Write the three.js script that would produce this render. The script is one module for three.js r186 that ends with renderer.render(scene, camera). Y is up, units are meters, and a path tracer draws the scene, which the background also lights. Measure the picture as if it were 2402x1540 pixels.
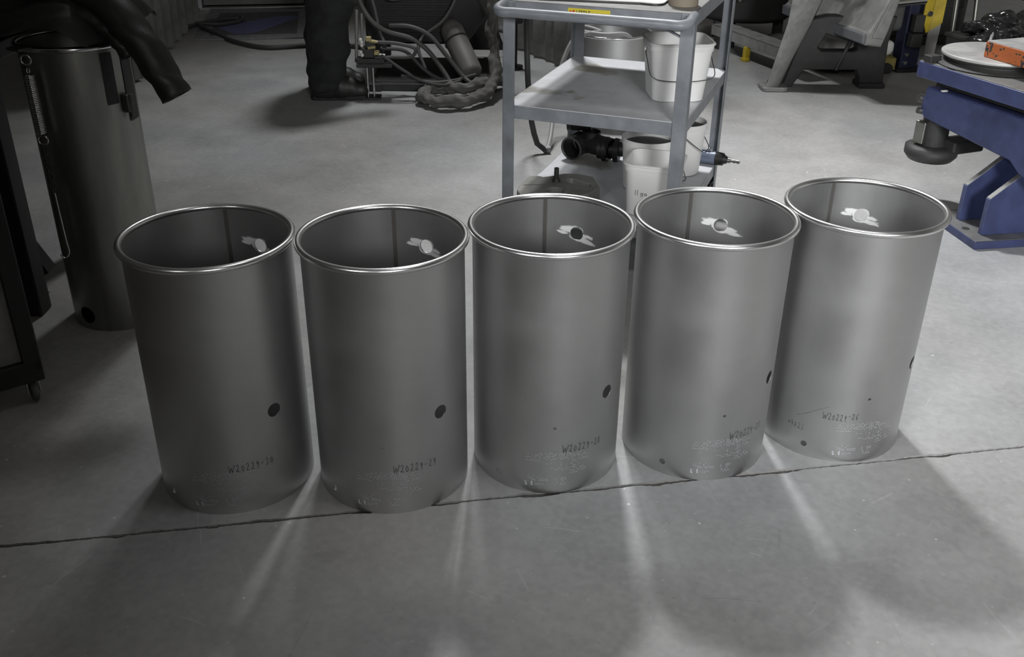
import * as THREE from 'three';
import { mergeGeometries, mergeVertices, toCreasedNormals } from 'three/addons/utils/BufferGeometryUtils.js';
import { RoundedBoxGeometry } from 'three/addons/geometries/RoundedBoxGeometry.js';
import { MarchingCubes } from 'three/addons/objects/MarchingCubes.js';
import { RectAreaLightUniformsLib } from 'three/addons/lights/RectAreaLightUniformsLib.js';
import { Brush, Evaluator, SUBTRACTION } from 'three-bvh-csg';

// ---------------------------------------------------------------- camera, lights, exposure
const scene = new THREE.Scene();
scene.background = new THREE.Color(0x000000);
const renderer = new THREE.WebGLRenderer({ antialias: true });
renderer.toneMapping = THREE.LinearToneMapping;
renderer.toneMappingExposure = 1.0;
renderer.shadowMap.enabled = true;
RectAreaLightUniformsLib.init();

const camera = new THREE.PerspectiveCamera(36.842, 2402 / 1540, 0.05, 60);
{
  const pitch = 0.4865, roll = 0.01079;
  const fw = new THREE.Vector3(0, -Math.sin(pitch), -Math.cos(pitch));
  const r0 = new THREE.Vector3(1, 0, 0), u0 = new THREE.Vector3().crossVectors(r0, fw);
  const up = u0.clone().multiplyScalar(Math.cos(roll)).addScaledVector(r0, -Math.sin(roll));
  camera.position.set(0, 1.41693, 0);
  camera.up.copy(up);
  camera.lookAt(camera.position.clone().add(fw));
  camera.updateMatrixWorld();
}

// unseen lamps, placed and aimed for effect, the last as added fill; fittings below
const LAMPS = [
  { at: [0.15, 5.6, -6.5], aim: [1.85, 0, -2.85], color: 0xfefeff, power: 98, angle: 0.48, penumbra: 1, radius: 0.24, label: 'unseen bell shaped lamp over the far floor, casting the tube shadows' },
  { at: [0.8, 4.45, -1.6], aim: [1.1, 0, -1.7], color: 0xfefeff, power: 9, angle: 0.62, penumbra: 1, radius: 0.4, label: 'unseen lamp above the row of tubes, placed to light the near floor' },
  { at: [1.45, 2.6, 3.7], aim: [3.3, 0.7, -7.0], color: 0xfdfeff, power: 102, angle: 0.64, penumbra: 1, radius: 0.7, label: 'unseen wide lamp low behind the camera, placed to light the tube fronts' },
  { at: [-2.2, 2.8, 2.0], aim: [4.0, 0.4, -5.0], color: 0xfdfeff, power: 48, angle: 0.42, penumbra: 1, radius: 0.5, label: 'unseen lamp left behind the camera, placed to light faces turned left' },
  { at: [-0.5, 5.5, -6.6], aim: [0.1, 0, -4.9], color: 0xfdfeff, power: 46, angle: 0.56, penumbra: 1, radius: 0.3, label: 'added fill lamp near the far door, lightening the far left floor' },  // added fill for the far left floor and the worker's shadow
];

// ---------------------------------------------------------------- helpers
let seed = 12345;
const rnd = () => { seed = (seed * 1664525 + 1013904223) >>> 0; return seed / 4294967296; };
const rr = (a, b) => a + (b - a) * rnd();
const V = (x, y, z) => new THREE.Vector3(x, y, z);
const taken = new Map();
function numbered(name) { const n = taken.get(name) || 0; taken.set(name, n + 1); return n ? name + '_' + String(n).padStart(3, '0') : name; }
function shade(o) { o.castShadow = true; o.receiveShadow = true; return o; }
function part(name, geo, mat, parent) {
  const g = Array.isArray(geo) ? join(geo) : geo;
  const m = shade(new THREE.Mesh(g, mat)); m.name = name; parent.add(m); return m;
}
function thing(name, label, category, pos = [0, 0, 0], turn = 0, group) {
  const o = new THREE.Group(); o.name = numbered(name); scene.add(o);
  o.position.set(...pos); o.rotation.y = turn; o.userData = { label, category };
  if (group) o.userData.group = group;
  return o;
}
function single(name, geo, mat, label, category, pos = [0, 0, 0], turn = 0, group) {
  const m = part(numbered(name), geo, mat, scene);
  m.position.set(...pos); m.rotation.y = turn; m.userData = { label, category };
  if (group) m.userData.group = group;
  return m;
}
function structure(name, pos = [0, 0, 0], turn = 0, label) {
  const o = new THREE.Group(); o.name = name; scene.add(o); o.position.set(...pos); o.rotation.y = turn;
  o.userData = { kind: 'structure' }; if (label) o.userData.label = label; return o;
}
function join(list) {
  const l = list.map((g) => { let q = g.index ? g.toNonIndexed() : g.clone(); for (const k of Object.keys(q.attributes)) if (!['position', 'normal', 'uv'].includes(k)) q.deleteAttribute(k); return q; });
  return l.length === 1 ? l[0] : mergeGeometries(l, false);
}
function meterUV(g) { // uv in metres by the main direction of each face
  g = g.index ? g.toNonIndexed() : g;
  const p = g.attributes.position, uv = new Float32Array(p.count * 2);
  const a = V(), b = V(), c = V();
  for (let i = 0; i < p.count; i += 3) {
    a.fromBufferAttribute(p, i); b.fromBufferAttribute(p, i + 1); c.fromBufferAttribute(p, i + 2);
    const n = b.clone().sub(a).cross(c.clone().sub(a));
    const ax = Math.abs(n.x), ay = Math.abs(n.y), az = Math.abs(n.z);
    [a, b, c].forEach((v, k) => {
      const w = ay >= ax && ay >= az ? [v.x, v.z] : ax >= az ? [v.z, v.y] : [v.x, v.y];
      uv[(i + k) * 2] = w[0]; uv[(i + k) * 2 + 1] = w[1];
    });
  }
  g.setAttribute('uv', new THREE.BufferAttribute(uv, 2)); return g;
}
function box(w, h, d, x = 0, y = 0, z = 0, bevel = 0.003, rot) {
  const bv = Math.min(bevel, w / 2.2, h / 2.2, d / 2.2);
  let g = bv > 0 ? new RoundedBoxGeometry(w, h, d, 1, bv) : new THREE.BoxGeometry(w, h, d);
  g = meterUV(g);
  if (rot) g.applyMatrix4(new THREE.Matrix4().makeRotationFromEuler(new THREE.Euler(...rot)));
  g.translate(x, y, z); return g;
}
function bar(a, b, w, h, bevel = 0.003, roll = 0) { // box between two points
  const A = V(...a), B = V(...b), L = A.distanceTo(B);
  const g = box(w, h, L, 0, 0, 0, bevel);
  if (roll) g.rotateZ(roll);
  const m = new THREE.Matrix4().lookAt(A, B, Math.abs(B.clone().sub(A).normalize().y) > 0.95 ? V(1, 0, 0) : V(0, 1, 0));
  g.applyMatrix4(m); g.translate((A.x + B.x) / 2, (A.y + B.y) / 2, (A.z + B.z) / 2); return g;
}
function cyl(r0, r1, h, x = 0, y = 0, z = 0, seg = 24, rot) { // r0 bottom, r1 top, y = base
  const g = new THREE.CylinderGeometry(r1, r0, h, seg, 1); g.translate(0, h / 2, 0);
  if (rot) g.applyMatrix4(new THREE.Matrix4().makeRotationFromEuler(new THREE.Euler(...rot)));
  g.translate(x, y, z); return g;
}
function rod(a, b, r, seg = 12, r2) {
  const A = V(...a), B = V(...b), L = A.distanceTo(B);
  const g = new THREE.CylinderGeometry(r2 ?? r, r, L, seg, 1); g.translate(0, L / 2, 0);
  g.applyQuaternion(new THREE.Quaternion().setFromUnitVectors(V(0, 1, 0), B.clone().sub(A).normalize())); g.translate(A.x, A.y, A.z); return g;
}
function pipe(pts, r, seg = 40, rad = 10, closed = false) {
  return new THREE.TubeGeometry(new THREE.CatmullRomCurve3(pts.map((p) => V(...p)), closed, 'centripetal'), seg, r, rad, closed);
}
function cappedPipe(pts, r, seg = 40, rad = 10) {
  const A = V(...pts[0]), B = V(...pts[pts.length - 1]);
  return join([pipe(pts, r, seg, rad), new THREE.SphereGeometry(r, 8, 6).translate(A.x, A.y, A.z), new THREE.SphereGeometry(r, 8, 6).translate(B.x, B.y, B.z)]);
}
function lathe(profile, seg = 48) { return new THREE.LatheGeometry(profile.map((p) => new THREE.Vector2(p[0], p[1])), seg); }
function shape(pts, holes = []) {
  const s = new THREE.Shape(pts.map((p) => new THREE.Vector2(...p)));
  for (const h of holes) s.holes.push(new THREE.Path(h.map((p) => new THREE.Vector2(...p)))); return s;
}
function extrude(s, depth, bevel = 0.003, curve = 12) {
  return new THREE.ExtrudeGeometry(s, { depth: Math.max(depth - 2 * bevel, 0.0005), bevelEnabled: bevel > 0, bevelSize: bevel, bevelThickness: bevel, bevelOffset: -bevel, bevelSegments: 1, curveSegments: curve }).translate(0, 0, bevel);
}
function roundedSquare(s, r, n = 6) { // outline points of a rounded square of side s
  const o = [], h = s / 2 - r;
  for (const [cx, cy, a0] of [[h, h, 0], [-h, h, 90], [-h, -h, 180], [h, -h, 270]])
    for (let i = 0; i <= n; i++) { const a = (a0 + (90 * i) / n) * Math.PI / 180; o.push([cx + r * Math.cos(a), cy + r * Math.sin(a)]); }
  return o;
}
function loft(rings, closed = true, caps = [false, false]) { // rings of equal length of [x,y,z]
  const n = rings[0].length, pos = [], uv = [], idx = [];
  rings.forEach((r, j) => { for (let i = 0; i <= (closed ? n : n - 1); i++) { const p = r[i % n]; pos.push(...p); uv.push(i / n, j / (rings.length - 1)); } });
  const m = closed ? n + 1 : n;
  for (let j = 0; j < rings.length - 1; j++) for (let i = 0; i < m - 1; i++) { const a = j * m + i, b = a + 1, c = a + m, d = c + 1; idx.push(a, b, d, a, d, c); }
  caps.forEach((on, e) => {
    if (!on) return; const r = rings[e ? rings.length - 1 : 0], c = [0, 1, 2].map((k) => r.reduce((s, p) => s + p[k], 0) / n), base = pos.length / 3;
    pos.push(...c); uv.push(0.5, e); for (let i = 0; i < n; i++) { pos.push(...r[i]); uv.push(i / n, e); }
    for (let i = 0; i < n; i++) { const a = base + 1 + i, b = base + 1 + ((i + 1) % n); idx.push(...(e ? [base, a, b] : [base, b, a])); }
  });
  const g = new THREE.BufferGeometry(); g.setAttribute('position', new THREE.Float32BufferAttribute(pos, 3)); g.setAttribute('uv', new THREE.Float32BufferAttribute(uv, 2)); g.setIndex(idx); g.computeVertexNormals(); return g;
}

// tiling value noise
const LAT = (() => { const a = new Float32Array(65536); for (let i = 0; i < a.length; i++) a[i] = rnd(); return a; })();
function vnoise(x, y, per, s) {
  const xi = Math.floor(x), yi = Math.floor(y), fx = x - xi, fy = y - yi, sx = fx * fx * (3 - 2 * fx), sy = fy * fy * (3 - 2 * fy);
  const H = (i, j) => LAT[((((i % per) + per) % per) * 157 + (((j % per) + per) % per) * 311 + s * 1013) & 65535];
  const a = H(xi, yi), b = H(xi + 1, yi), c = H(xi, yi + 1), d = H(xi + 1, yi + 1);
  return a + (b - a) * sx + (c - a) * sy + (a - b - c + d) * sx * sy;
}
function fbm(u, v, base, oct, s = 0) { let r = 0, a = 0.5, t = 0, p = base; for (let o = 0; o < oct; o++) { r += a * vnoise(u * p, v * p, p, s + o * 7); t += a; a *= 0.5; p *= 2; } return r / t; }
function dataTex(n, fn, srgb, repeat = 1) { // fn(u, v, i, j) -> [r, g, b] 0..1
  const d = new Uint8Array(n * n * 4);
  for (let j = 0; j < n; j++) for (let i = 0; i < n; i++) { const c = fn(i / n, j / n, i, j), k = (j * n + i) * 4; d[k] = Math.max(0, Math.min(255, c[0] * 255)); d[k + 1] = Math.max(0, Math.min(255, c[1] * 255)); d[k + 2] = Math.max(0, Math.min(255, c[2] * 255)); d[k + 3] = 255; }
  const t = new THREE.DataTexture(d, n, n); t.magFilter = THREE.LinearFilter; t.minFilter = THREE.LinearMipmapLinearFilter; t.generateMipmaps = true;
  t.wrapS = t.wrapT = THREE.RepeatWrapping; t.repeat.set(repeat, repeat); if (srgb) t.colorSpace = THREE.SRGBColorSpace; t.needsUpdate = true; return t;
}
function canvasTex(w, h, draw, srgb = true) {
  const c = document.createElement('canvas'); c.width = w; c.height = h; draw(c.getContext('2d'), w, h);
  const t = new THREE.CanvasTexture(c); t.anisotropy = 4; if (srgb) t.colorSpace = THREE.SRGBColorSpace; return t;
}

// ---------------------------------------------------------------- materials
const grey = (v) => [v, v, v];
const TX = {};
{
  // worn concrete, 4 m a tile
  const n = 2048, marks = new Float32Array(n * n);
  const dab = (x, y, r, a) => { for (let j = -Math.ceil(r); j <= r; j++) for (let i = -Math.ceil(r); i <= r; i++) { const q = Math.hypot(i, j) / r; if (q < 1) { const k = (((y + j) & (n - 1)) * n + ((x + i) & (n - 1))); marks[k] += a * (1 - q * q); } } };
  for (let k = 0; k < 5200; k++) dab(rnd() * n | 0, rnd() * n | 0, rr(0.7, 1.6), rr(0.03, 0.16) * (rnd() < 0.5 ? 1 : -0.7));
  for (let k = 0; k < 170; k++) dab(rnd() * n | 0, rnd() * n | 0, rr(1.2, 2.6), rr(0.15, 0.4));
  for (let k = 0; k < 420; k++) { // scratches
    let x = rnd() * n, y = rnd() * n, a = rnd() * 6.28; const L = rr(8, 70), w = rr(0.02, 0.09) * (rnd() < 0.6 ? 1 : -0.7);
    for (let s = 0; s < L; s++) { x += Math.cos(a); y += Math.sin(a); a += rr(-0.04, 0.04); dab(x | 0, y | 0, 1.1, w); }
  }
  for (let k = 0; k < 46; k++) dab(rnd() * n | 0, rnd() * n | 0, rr(10, 34), rr(-0.05, -0.015));
  const field = new Float32Array(n * n);
  for (let j = 0; j < n; j++) for (let i = 0; i < n; i++) {
    const u = i / n, v = j / n;
    const big = fbm(u, v, 5, 4, 3), mid = fbm(u + 0.07 * big, v, 28, 3, 11), fine = fbm(u, v, 300, 2, 21);
    field[j * n + i] = 0.64 + 0.16 * (big - 0.5) + 0.09 * (mid - 0.5) + 0.06 * (fine - 0.5) + 0.8 * marks[j * n + i];
  }
  TX.floor = dataTex(n, (u, v, i, j) => { const f = field[j * n + i], w = 0.012 * (vnoise(u * 9, v * 9, 9, 5) - 0.5); return [f + w, f, f - 0.002 - w]; }, true, 0.25);
  TX.floorRough = dataTex(1024, (u, v, i, j) => grey(0.52 + 0.22 * (fbm(u, v, 9, 5, 31) - 0.5) + 0.1 * (field[(j * 2) * n + i * 2] - 0.64)), false, 0.25);
  TX.floorBump = dataTex(1024, (u, v, i, j) => grey(0.5 + 0.5 * (fbm(u, v, 120, 3, 41) - 0.5) + 0.4 * (field[(j * 2) * n + i * 2] - 0.64)), false, 0.25);
  // satin rolled steel: faint upright grain, smudges
  TX.steel = dataTex(1024, (u, v) => { const sm = fbm(u, v, 6, 5, 51), st = vnoise(u * 240, v * 12, 240, 61) - 0.5, f = 0.86 + 0.05 * (sm - 0.5) - 0.12 * Math.max(0, sm - 0.60) + 0.005 * st; return [f, f, f]; }, true, 1 / 0.55);
  TX.steelRough = dataTex(512, (u, v) => grey(0.5 + 0.15 * (fbm(u, v, 5, 5, 71) - 0.5) + 0.012 * (vnoise(u * 160, v * 8, 160, 81) - 0.5)), false, 1 / 0.55);
  TX.steelBump = dataTex(512, (u, v) => grey(fbm(u, v, 3, 2, 73)), false, 1 / 0.55);
  TX.grime = dataTex(512, (u, v) => { const a = fbm(u, v, 5, 6, 91), b = fbm(u, v, 22, 4, 95), f = 0.86 + 0.3 * (a - 0.5) + 0.16 * (b - 0.5) - 0.5 * Math.max(0, a - 0.58); return [f, f, f - 0.01]; }, true, 1.4);
  TX.stain = dataTex(512, (u, v) => { const a = fbm(u, v, 4, 6, 151), b = fbm(u, v, 20, 4, 155), s = Math.max(0, Math.min(1, (a - 0.60) * 9)), f = (0.95 + 0.10 * (b - 0.5)) * (1 - 0.30 * s); return [f, f * (1 - 0.02 * s), f * (1 - 0.08 * s)]; }, true, 1.3);
  TX.grain = dataTex(256, (u, v) => grey(fbm(u, v, 32, 4, 101)), false, 3);
  TX.cloth = dataTex(256, (u, v) => { const f = 0.78 + 0.4 * (fbm(u, v, 8, 5, 111) - 0.5); return [f, f, f]; }, true, 4);
}
const mat = (color, rough = 0.7, metal = 0, extra = {}) => new THREE.MeshStandardMaterial({ color, roughness: rough, metalness: metal, ...extra });
const lin = (r, g = r, b = r) => new THREE.Color().setRGB(r, g, b);
const M = {
  floor: mat(lin(1), 1, 0, { map: TX.floor, roughnessMap: TX.floorRough, bumpMap: TX.floorBump, bumpScale: 0.0006 }),
  joint: mat(lin(0.10, 0.095, 0.09), 0.95),
  steel: mat(lin(0.78), 0.90, 1, { map: TX.steel, roughnessMap: TX.steelRough, bumpMap: TX.steelBump, bumpScale: 0.0006 }),
  rim: mat(lin(0.90), 0.28, 1),
  ground: mat(lin(0.86), 0.2, 1),
  seam: mat(lin(0.13, 0.125, 0.12), 0.6, 0.6),
  oldSteel: mat(lin(0.42, 0.42, 0.40), 0.42, 1, { map: TX.grime }),
  chrome: mat(lin(0.7), 0.2, 1),
  darkSteel: mat(lin(0.12), 0.5, 0.8, { map: TX.grime }),
  black: mat(lin(0.018), 0.5, 0, { map: TX.grime }),
  blackRubber: mat(lin(0.016), 0.65),
  castIron: mat(lin(0.33, 0.335, 0.33), 0.6, 0.2, { map: TX.grime }),
  bottle: mat(lin(0.22, 0.215, 0.205), 0.6, 0.1, { map: TX.grime }),
  bedIron: mat(lin(0.33, 0.33, 0.32), 0.6, 0.1, { map: TX.grime }),
  gearCase: mat(lin(0.13), 0.6, 0.2, { map: TX.grime }),
  castDark: mat(lin(0.05), 0.6, 0.2, { map: TX.grime }),
  cartPaint: mat(lin(0.30, 0.32, 0.355), 0.42, 0, { map: TX.grime }),
  cartStainedLit: mat(lin(0.62, 0.63, 0.65), 0.42, 0, { map: TX.stain }),  // cart paint with real stains, lightened to stand in for light on the shelves
  plateSteel: mat(lin(0.34, 0.335, 0.32), 0.6, 0.2, { map: TX.grime }),
  curtainGrey: mat(lin(0.40), 0.6, 0, { map: TX.grime, side: THREE.DoubleSide }),
  blue: mat(lin(0.062, 0.078, 0.195), 0.45, 0, { map: TX.grime }),
  navy: mat(lin(0.03, 0.036, 0.08), 0.5, 0, { map: TX.grime }),
  wornTop: mat(lin(0.34), 0.5, 0.6, { map: TX.grime }),
  yellow: mat(lin(0.62, 0.46, 0.035), 0.5, 0, { map: TX.grime }),
  yellowDirty: mat(lin(0.36, 0.29, 0.08), 0.6, 0, { map: TX.grime }),
  orange: mat(lin(0.42, 0.105, 0.028), 0.55, 0),
  white: mat(lin(0.74, 0.73, 0.70), 0.5),
  bucket: mat(lin(0.80, 0.80, 0.785), 0.42),
  paper: mat(lin(0.75), 0.8),
  leather: mat(lin(0.022, 0.021, 0.02), 0.5, 0, { map: TX.cloth, bumpMap: TX.grain, bumpScale: 0.0002 }),
  denim: mat(lin(0.03, 0.031, 0.034), 0.85, 0, { map: TX.cloth }),
  boot: mat(lin(0.035, 0.032, 0.03), 0.5, 0, { map: TX.cloth }),
  hose: mat(lin(0.05), 0.55),
  hoseGrey: mat(lin(0.085, 0.085, 0.083), 0.55),
  hosePale: mat(lin(0.34), 0.5),
  wrap: mat(lin(0.24, 0.235, 0.22), 0.9, 0, { map: TX.cloth }),
  brass: mat(lin(0.40, 0.34, 0.17), 0.5, 0.3),
  wallPale: mat(lin(0.66, 0.65, 0.63), 0.8, 0, { map: TX.grime }),
  wallDark: mat(lin(0.40), 0.85, 0, { map: TX.grime }),
  ceiling: mat(lin(0.72), 0.9),
  door: mat(lin(0.20), 0.5, 0, { map: TX.grime }),
  doorFrame: mat(lin(0.42, 0.43, 0.45), 0.4, 0.3),
  curtain: mat(lin(0.28), 0.6, 0, { map: TX.grime, side: THREE.DoubleSide }),
  bag: mat(lin(0.02), 0.16, 0),
  skin: mat(lin(0.45, 0.27, 0.2), 0.55),
  shirt: mat(lin(0.06, 0.065, 0.075), 0.9, 0, { map: TX.cloth }),
  hair: mat(lin(0.03, 0.022, 0.016), 0.7),
  glow: new THREE.MeshStandardMaterial({ color: 0xffffff, emissive: 0xfff6ea, emissiveIntensity: 1.2 }),
};

// ---------------------------------------------------------------- the hall, turned 10 degrees from the lens
const PHI = Math.PI / 18, CP = Math.cos(PHI), SP = Math.sin(PHI);
const hall = (x, z, y = 0) => [x * CP + z * SP, y, -x * SP + z * CP];     // hall axes to world
const X0 = -3.4, X1 = 5.8, Z0 = -8.3, Z1 = 4.4, HT = 6.4;
{
  // concrete slabs on both sides of the cracked saw joint; joint runs along the hall's x at z' = JZ
  const floor = structure('floor', [0, 0, 0], PHI, 'grey worn concrete floor with a ragged joint');
  const JZ = -1.8135, edge = (side) => {
    const o = [];
    for (let x = X0; x <= X1 + 1e-6; x += (x > -1.6 && x < 2.2) ? 0.005 : 0.2) {
      const w = 0.0010 + 0.0026 * vnoise(x * 150, side + 2, 4096, 23) + 0.0028 * Math.pow(fbm(x * 0.09 + 3, 0.3, 64, 3, 7), 1) + 0.004 * Math.max(0, fbm(x * 0.2, side * 0.41 + 0.2, 64, 4, 17) - 0.50) * 7;
      const c = 0.004 * (fbm(x * 0.05 + 1, 0.7, 32, 3, 9) - 0.5);
      o.push([x, -(JZ + c + side * w)]);
    }
    return o;
  };
  const slab = (name, pts) => { const g = new THREE.ExtrudeGeometry(shape(pts), { depth: 0.15, bevelEnabled: false }); g.rotateX(-Math.PI / 2); g.translate(0, -0.15, 0); part(name, g, M.floor, floor); };
  slab('concrete_slab', [...edge(1), [X1, -Z1], [X0, -Z1]].reverse());
  slab('concrete_slab', [...edge(-1), [X1, -Z0 + 0.2], [X0, -Z0 + 0.2]]);
  part('joint_filler', box(X1 - X0, 0.05, 0.08, (X0 + X1) / 2, -0.031, JZ, 0), M.joint, floor);

  const ceil = structure('ceiling', [0, 0, 0], PHI); part('ceiling_panel', box(X1 - X0 + 0.4, 0.2, Z1 - Z0 + 0.4, (X0 + X1) / 2, HT + 0.1, (Z0 + Z1) / 2, 0), M.ceiling, ceil);  // ceiling out of view, toned pale to bounce light
  const wl = structure('wall_left', [0, 0, 0], PHI); part('wall_panel', box(0.2, HT, Z1 - Z0 + 0.4, X0 - 0.1, HT / 2, (Z0 + Z1) / 2, 0), M.wallDark, wl);  // left wall out of view, toned darker to keep that side dim
  const wr = structure('wall_right', [0, 0, 0], PHI); part('wall_panel', box(0.2, HT, Z1 - Z0 + 0.4, X1 + 0.1, HT / 2, (Z0 + Z1) / 2, 0), M.wallPale, wr);
  const wf = structure('wall_front', [0, 0, 0], PHI); part('wall_panel', box(X1 - X0, HT, 0.2, (X0 + X1) / 2, HT / 2, Z1 + 0.1, 0), M.wallPale, wf);  // unseen wall behind the camera, pale for bounced light
  const wb = structure('wall_back', [0, 0, 0], PHI, 'pale back wall of upright metal sheets');
  part('wall_core', box(X1 - X0, HT, 0.2, (X0 + X1) / 2, HT / 2, Z0 - 0.13, 0), M.wallPale, wb);
  const sheet = box(0.296, HT, 0.03, 0, HT / 2, 0, 0.008);
  for (let x = X0 + 0.15; x < X1; x += 0.3) { const m = part('wall_sheet', sheet, M.wallPale, wb); m.position.set(x, 0, Z0 - 0.015); }

  // door with pale frame and bright threshold
  const d = structure('door_1', hall(-0.61, Z0 + 0.012), PHI, 'grey steel door with pale frame');
  part('door_leaf', box(0.80, 2.0, 0.05, 0, 1.03, 0.03, 0.006), M.door, d);
  part('kick_plate', box(0.70, 0.22, 0.006, 0, 0.21, 0.058, 0.002), M.oldSteel, d);
  part('door_handle', [rod([0.31, 1.0, 0.06], [0.31, 1.0, 0.11], 0.012), rod([0.31, 1.0, 0.11], [0.2, 1.0, 0.11], 0.01)], M.chrome, d);
  part('threshold', box(0.86, 0.025, 0.12, 0, 0.0125, 0.075, 0.006), M.chrome, d);
  for (const s of [-1, 1]) part('door_jamb', box(0.06, 2.1, 0.10, s * 0.435, 1.05, 0.055, 0.006), M.doorFrame, d);
  part('door_head', box(0.93, 0.06, 0.10, 0, 2.08, 0.055, 0.006), M.doorFrame, d);
}

// ---------------------------------------------------------------- unseen lamps and their fittings
for (const L of LAMPS) {
  const t = thing('unseen_lamp', L.label, 'lamp', L.at), R = L.radius * 1.12;
  const dir = V(...L.aim).sub(V(...L.at)).normalize(), q = new THREE.Quaternion().setFromUnitVectors(V(0, -1, 0), dir);
  part('reflector', lathe([[0.02, 0.34], [0.09, 0.33], [0.12, 0.26], [R * 0.95, 0.06], [R, 0.03], [R * 0.97, 0.03], [R * 0.92, 0.06], [0.11, 0.25], [0.08, 0.31], [0.02, 0.32]], 40).applyQuaternion(q), M.doorFrame, t);
  part('diffuser', cyl(L.radius, L.radius, 0.01, 0, 0.04, 0, 36).applyQuaternion(q), M.glow, t);
  part('hanger', rod([0, 0.3, 0], [0, HT - L.at[1], 0], 0.01), M.black, t);
  const s = new THREE.SpotLight(L.color, L.power, 0, L.angle, L.penumbra, 2);
  s.position.copy(V(...L.at).addScaledVector(dir, L.radius * 0.85)); s.target.position.set(...L.aim); s.castShadow = true; s.shadow.radius = L.radius / 0.02; s.shadow.mapSize.set(2048, 2048);
  scene.add(s); scene.add(s.target);
}

// ---------------------------------------------------------------- five steel tubes
const TR = 0.1755, TH = 0.61, TT = 0.0022, BEAD = 0.0076;
const DEG = Math.PI / 180;
function cylPatch(R, a0, a1, h0, h1, seg = 24, flip = false) { // curved patch between angles (from +z towards +x) and heights
  const pos = [], nor = [], uv = [], idx = [];
  for (let j = 0; j <= 1; j++) for (let i = 0; i <= seg; i++) {
    const a = (a0 + (a1 - a0) * i / seg) * DEG, s = flip ? -1 : 1;
    pos.push(R * Math.sin(a), j ? h1 : h0, R * Math.cos(a)); nor.push(s * Math.sin(a), 0, s * Math.cos(a)); uv.push(i / seg, j);
  }
  const m = seg + 1;
  for (let i = 0; i < seg; i++) flip ? idx.push(i, i + m + 1, i + 1, i, i + m, i + m + 1) : idx.push(i, i + 1, i + m + 1, i, i + m + 1, i + m);
  const g = new THREE.BufferGeometry(); g.setAttribute('position', new THREE.Float32BufferAttribute(pos, 3)); g.setAttribute('normal', new THREE.Float32BufferAttribute(nor, 3)); g.setAttribute('uv', new THREE.Float32BufferAttribute(uv, 2)); g.setIndex(idx); return g;
}
// pen strokes of the handwriting, x right, y up, in a unit box
const circle = (cx, cy, rx, ry, a0 = 90, a1 = 450, n = 12) => Array.from({ length: n + 1 }, (_, i) => { const a = (a0 + (a1 - a0) * i / n) * DEG; return [cx + rx * Math.cos(a), cy + ry * Math.sin(a)]; });
const PEN = {
  W: [[[0, 1], [0.2, 0], [0.46, 0.66], [0.62, 0.02], [1, 1.02]]],
  0: [circle(0.45, 0.42, 0.28, 0.40, 80, 440)],
  1: [[[0.5, 1], [0.45, 0]], [[0.2, 0], [0.75, 0.02]]],
  2: [[[0.1, 0.78], [0.3, 0.98], [0.62, 0.94], [0.68, 0.68], [0.42, 0.28], [0.08, 0.02], [0.2, 0.14], [0.5, 0.02], [0.92, 0.06]]],
  3: [[[0.1, 0.9], [0.4, 1], [0.65, 0.82], [0.35, 0.56], [0.7, 0.36], [0.55, 0.05], [0.1, 0.06]]],
  4: [[[0.25, 1], [0.1, 0.42], [0.75, 0.44]], [[0.62, 0.9], [0.5, -0.05]]],
  6: [[[0.7, 1], [0.3, 0.6], [0.22, 0.2], [0.45, 0], [0.7, 0.18], [0.55, 0.42], [0.26, 0.3]]],
  7: [[[0.1, 0.95], [0.75, 1], [0.4, 0.4], [0.3, 0]]],
  8: [[[0.6, 0.9], [0.35, 1], [0.22, 0.75], [0.6, 0.4], [0.6, 0.1], [0.35, 0], [0.2, 0.25], [0.6, 0.7], [0.6, 0.9]]],
  9: [[[0.66, 0.8], [0.4, 0.98], [0.2, 0.7], [0.42, 0.5], [0.66, 0.78], [0.62, 0.3], [0.5, -0.08]]],
  A: [[[0.05, 0], [0.4, 1], [0.62, 0]], [[0.12, 0.4], [0.6, 0.42]]],
  '-': [[[0.15, 0.42], [0.75, 0.5]]],
  '#': [[[0.2, 0.6], [0.3, 0.2]], [[0.5, 0.7], [0.6, 0.2]], [[0.05, 0.5], [0.8, 0.5]]],
  '?': [[[0.1, 0.9], [0.5, 1], [0.6, 0.6], [0.3, 0.2]]],
};
function handwriting(text, wide, lift = 0, up = []) {
  return canvasTex(1024, 256, (c, w, h) => {
    c.clearRect(0, 0, w, h); c.strokeStyle = 'rgba(16,16,18,0.86)'; c.lineWidth = 8.5; c.lineCap = 'round'; c.lineJoin = 'round';
    const n = text.length, cw = (w - 60) / (n + 0.45); let x = 24, k = 0;
    for (const ch of text) {
      const size = cw * (ch === 'W' ? 1.2 : 0.8), hh = 148 + 12 * Math.sin(k * 2.3), base = h - 50 - lift * k - (up.includes(k) ? 46 : 0);
      for (const st of PEN[ch]) {
        c.beginPath();
        const p = st.map(([a, b]) => [x + a * size + b * 10, base - b * hh]);
        c.moveTo(...p[0]);
        if (p.length > 3 && ch !== 'W' && ch !== 'A') { for (let i = 1; i < p.length - 1; i++) c.quadraticCurveTo(p[i][0], p[i][1], (p[i][0] + p[i + 1][0]) / 2, (p[i][1] + p[i + 1][1]) / 2); c.lineTo(...p[p.length - 1]); }
        else for (let i = 1; i < p.length; i++) c.lineTo(...p[i]);
        c.stroke();
      }
      x += ch === 'W' ? cw * 1.42 : cw; k++;
    }
  });
}
const inkMat = (t) => new THREE.MeshStandardMaterial({ map: t, transparent: true, roughness: 0.5, metalness: 0, polygonOffset: true, polygonOffsetFactor: -1 });
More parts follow.
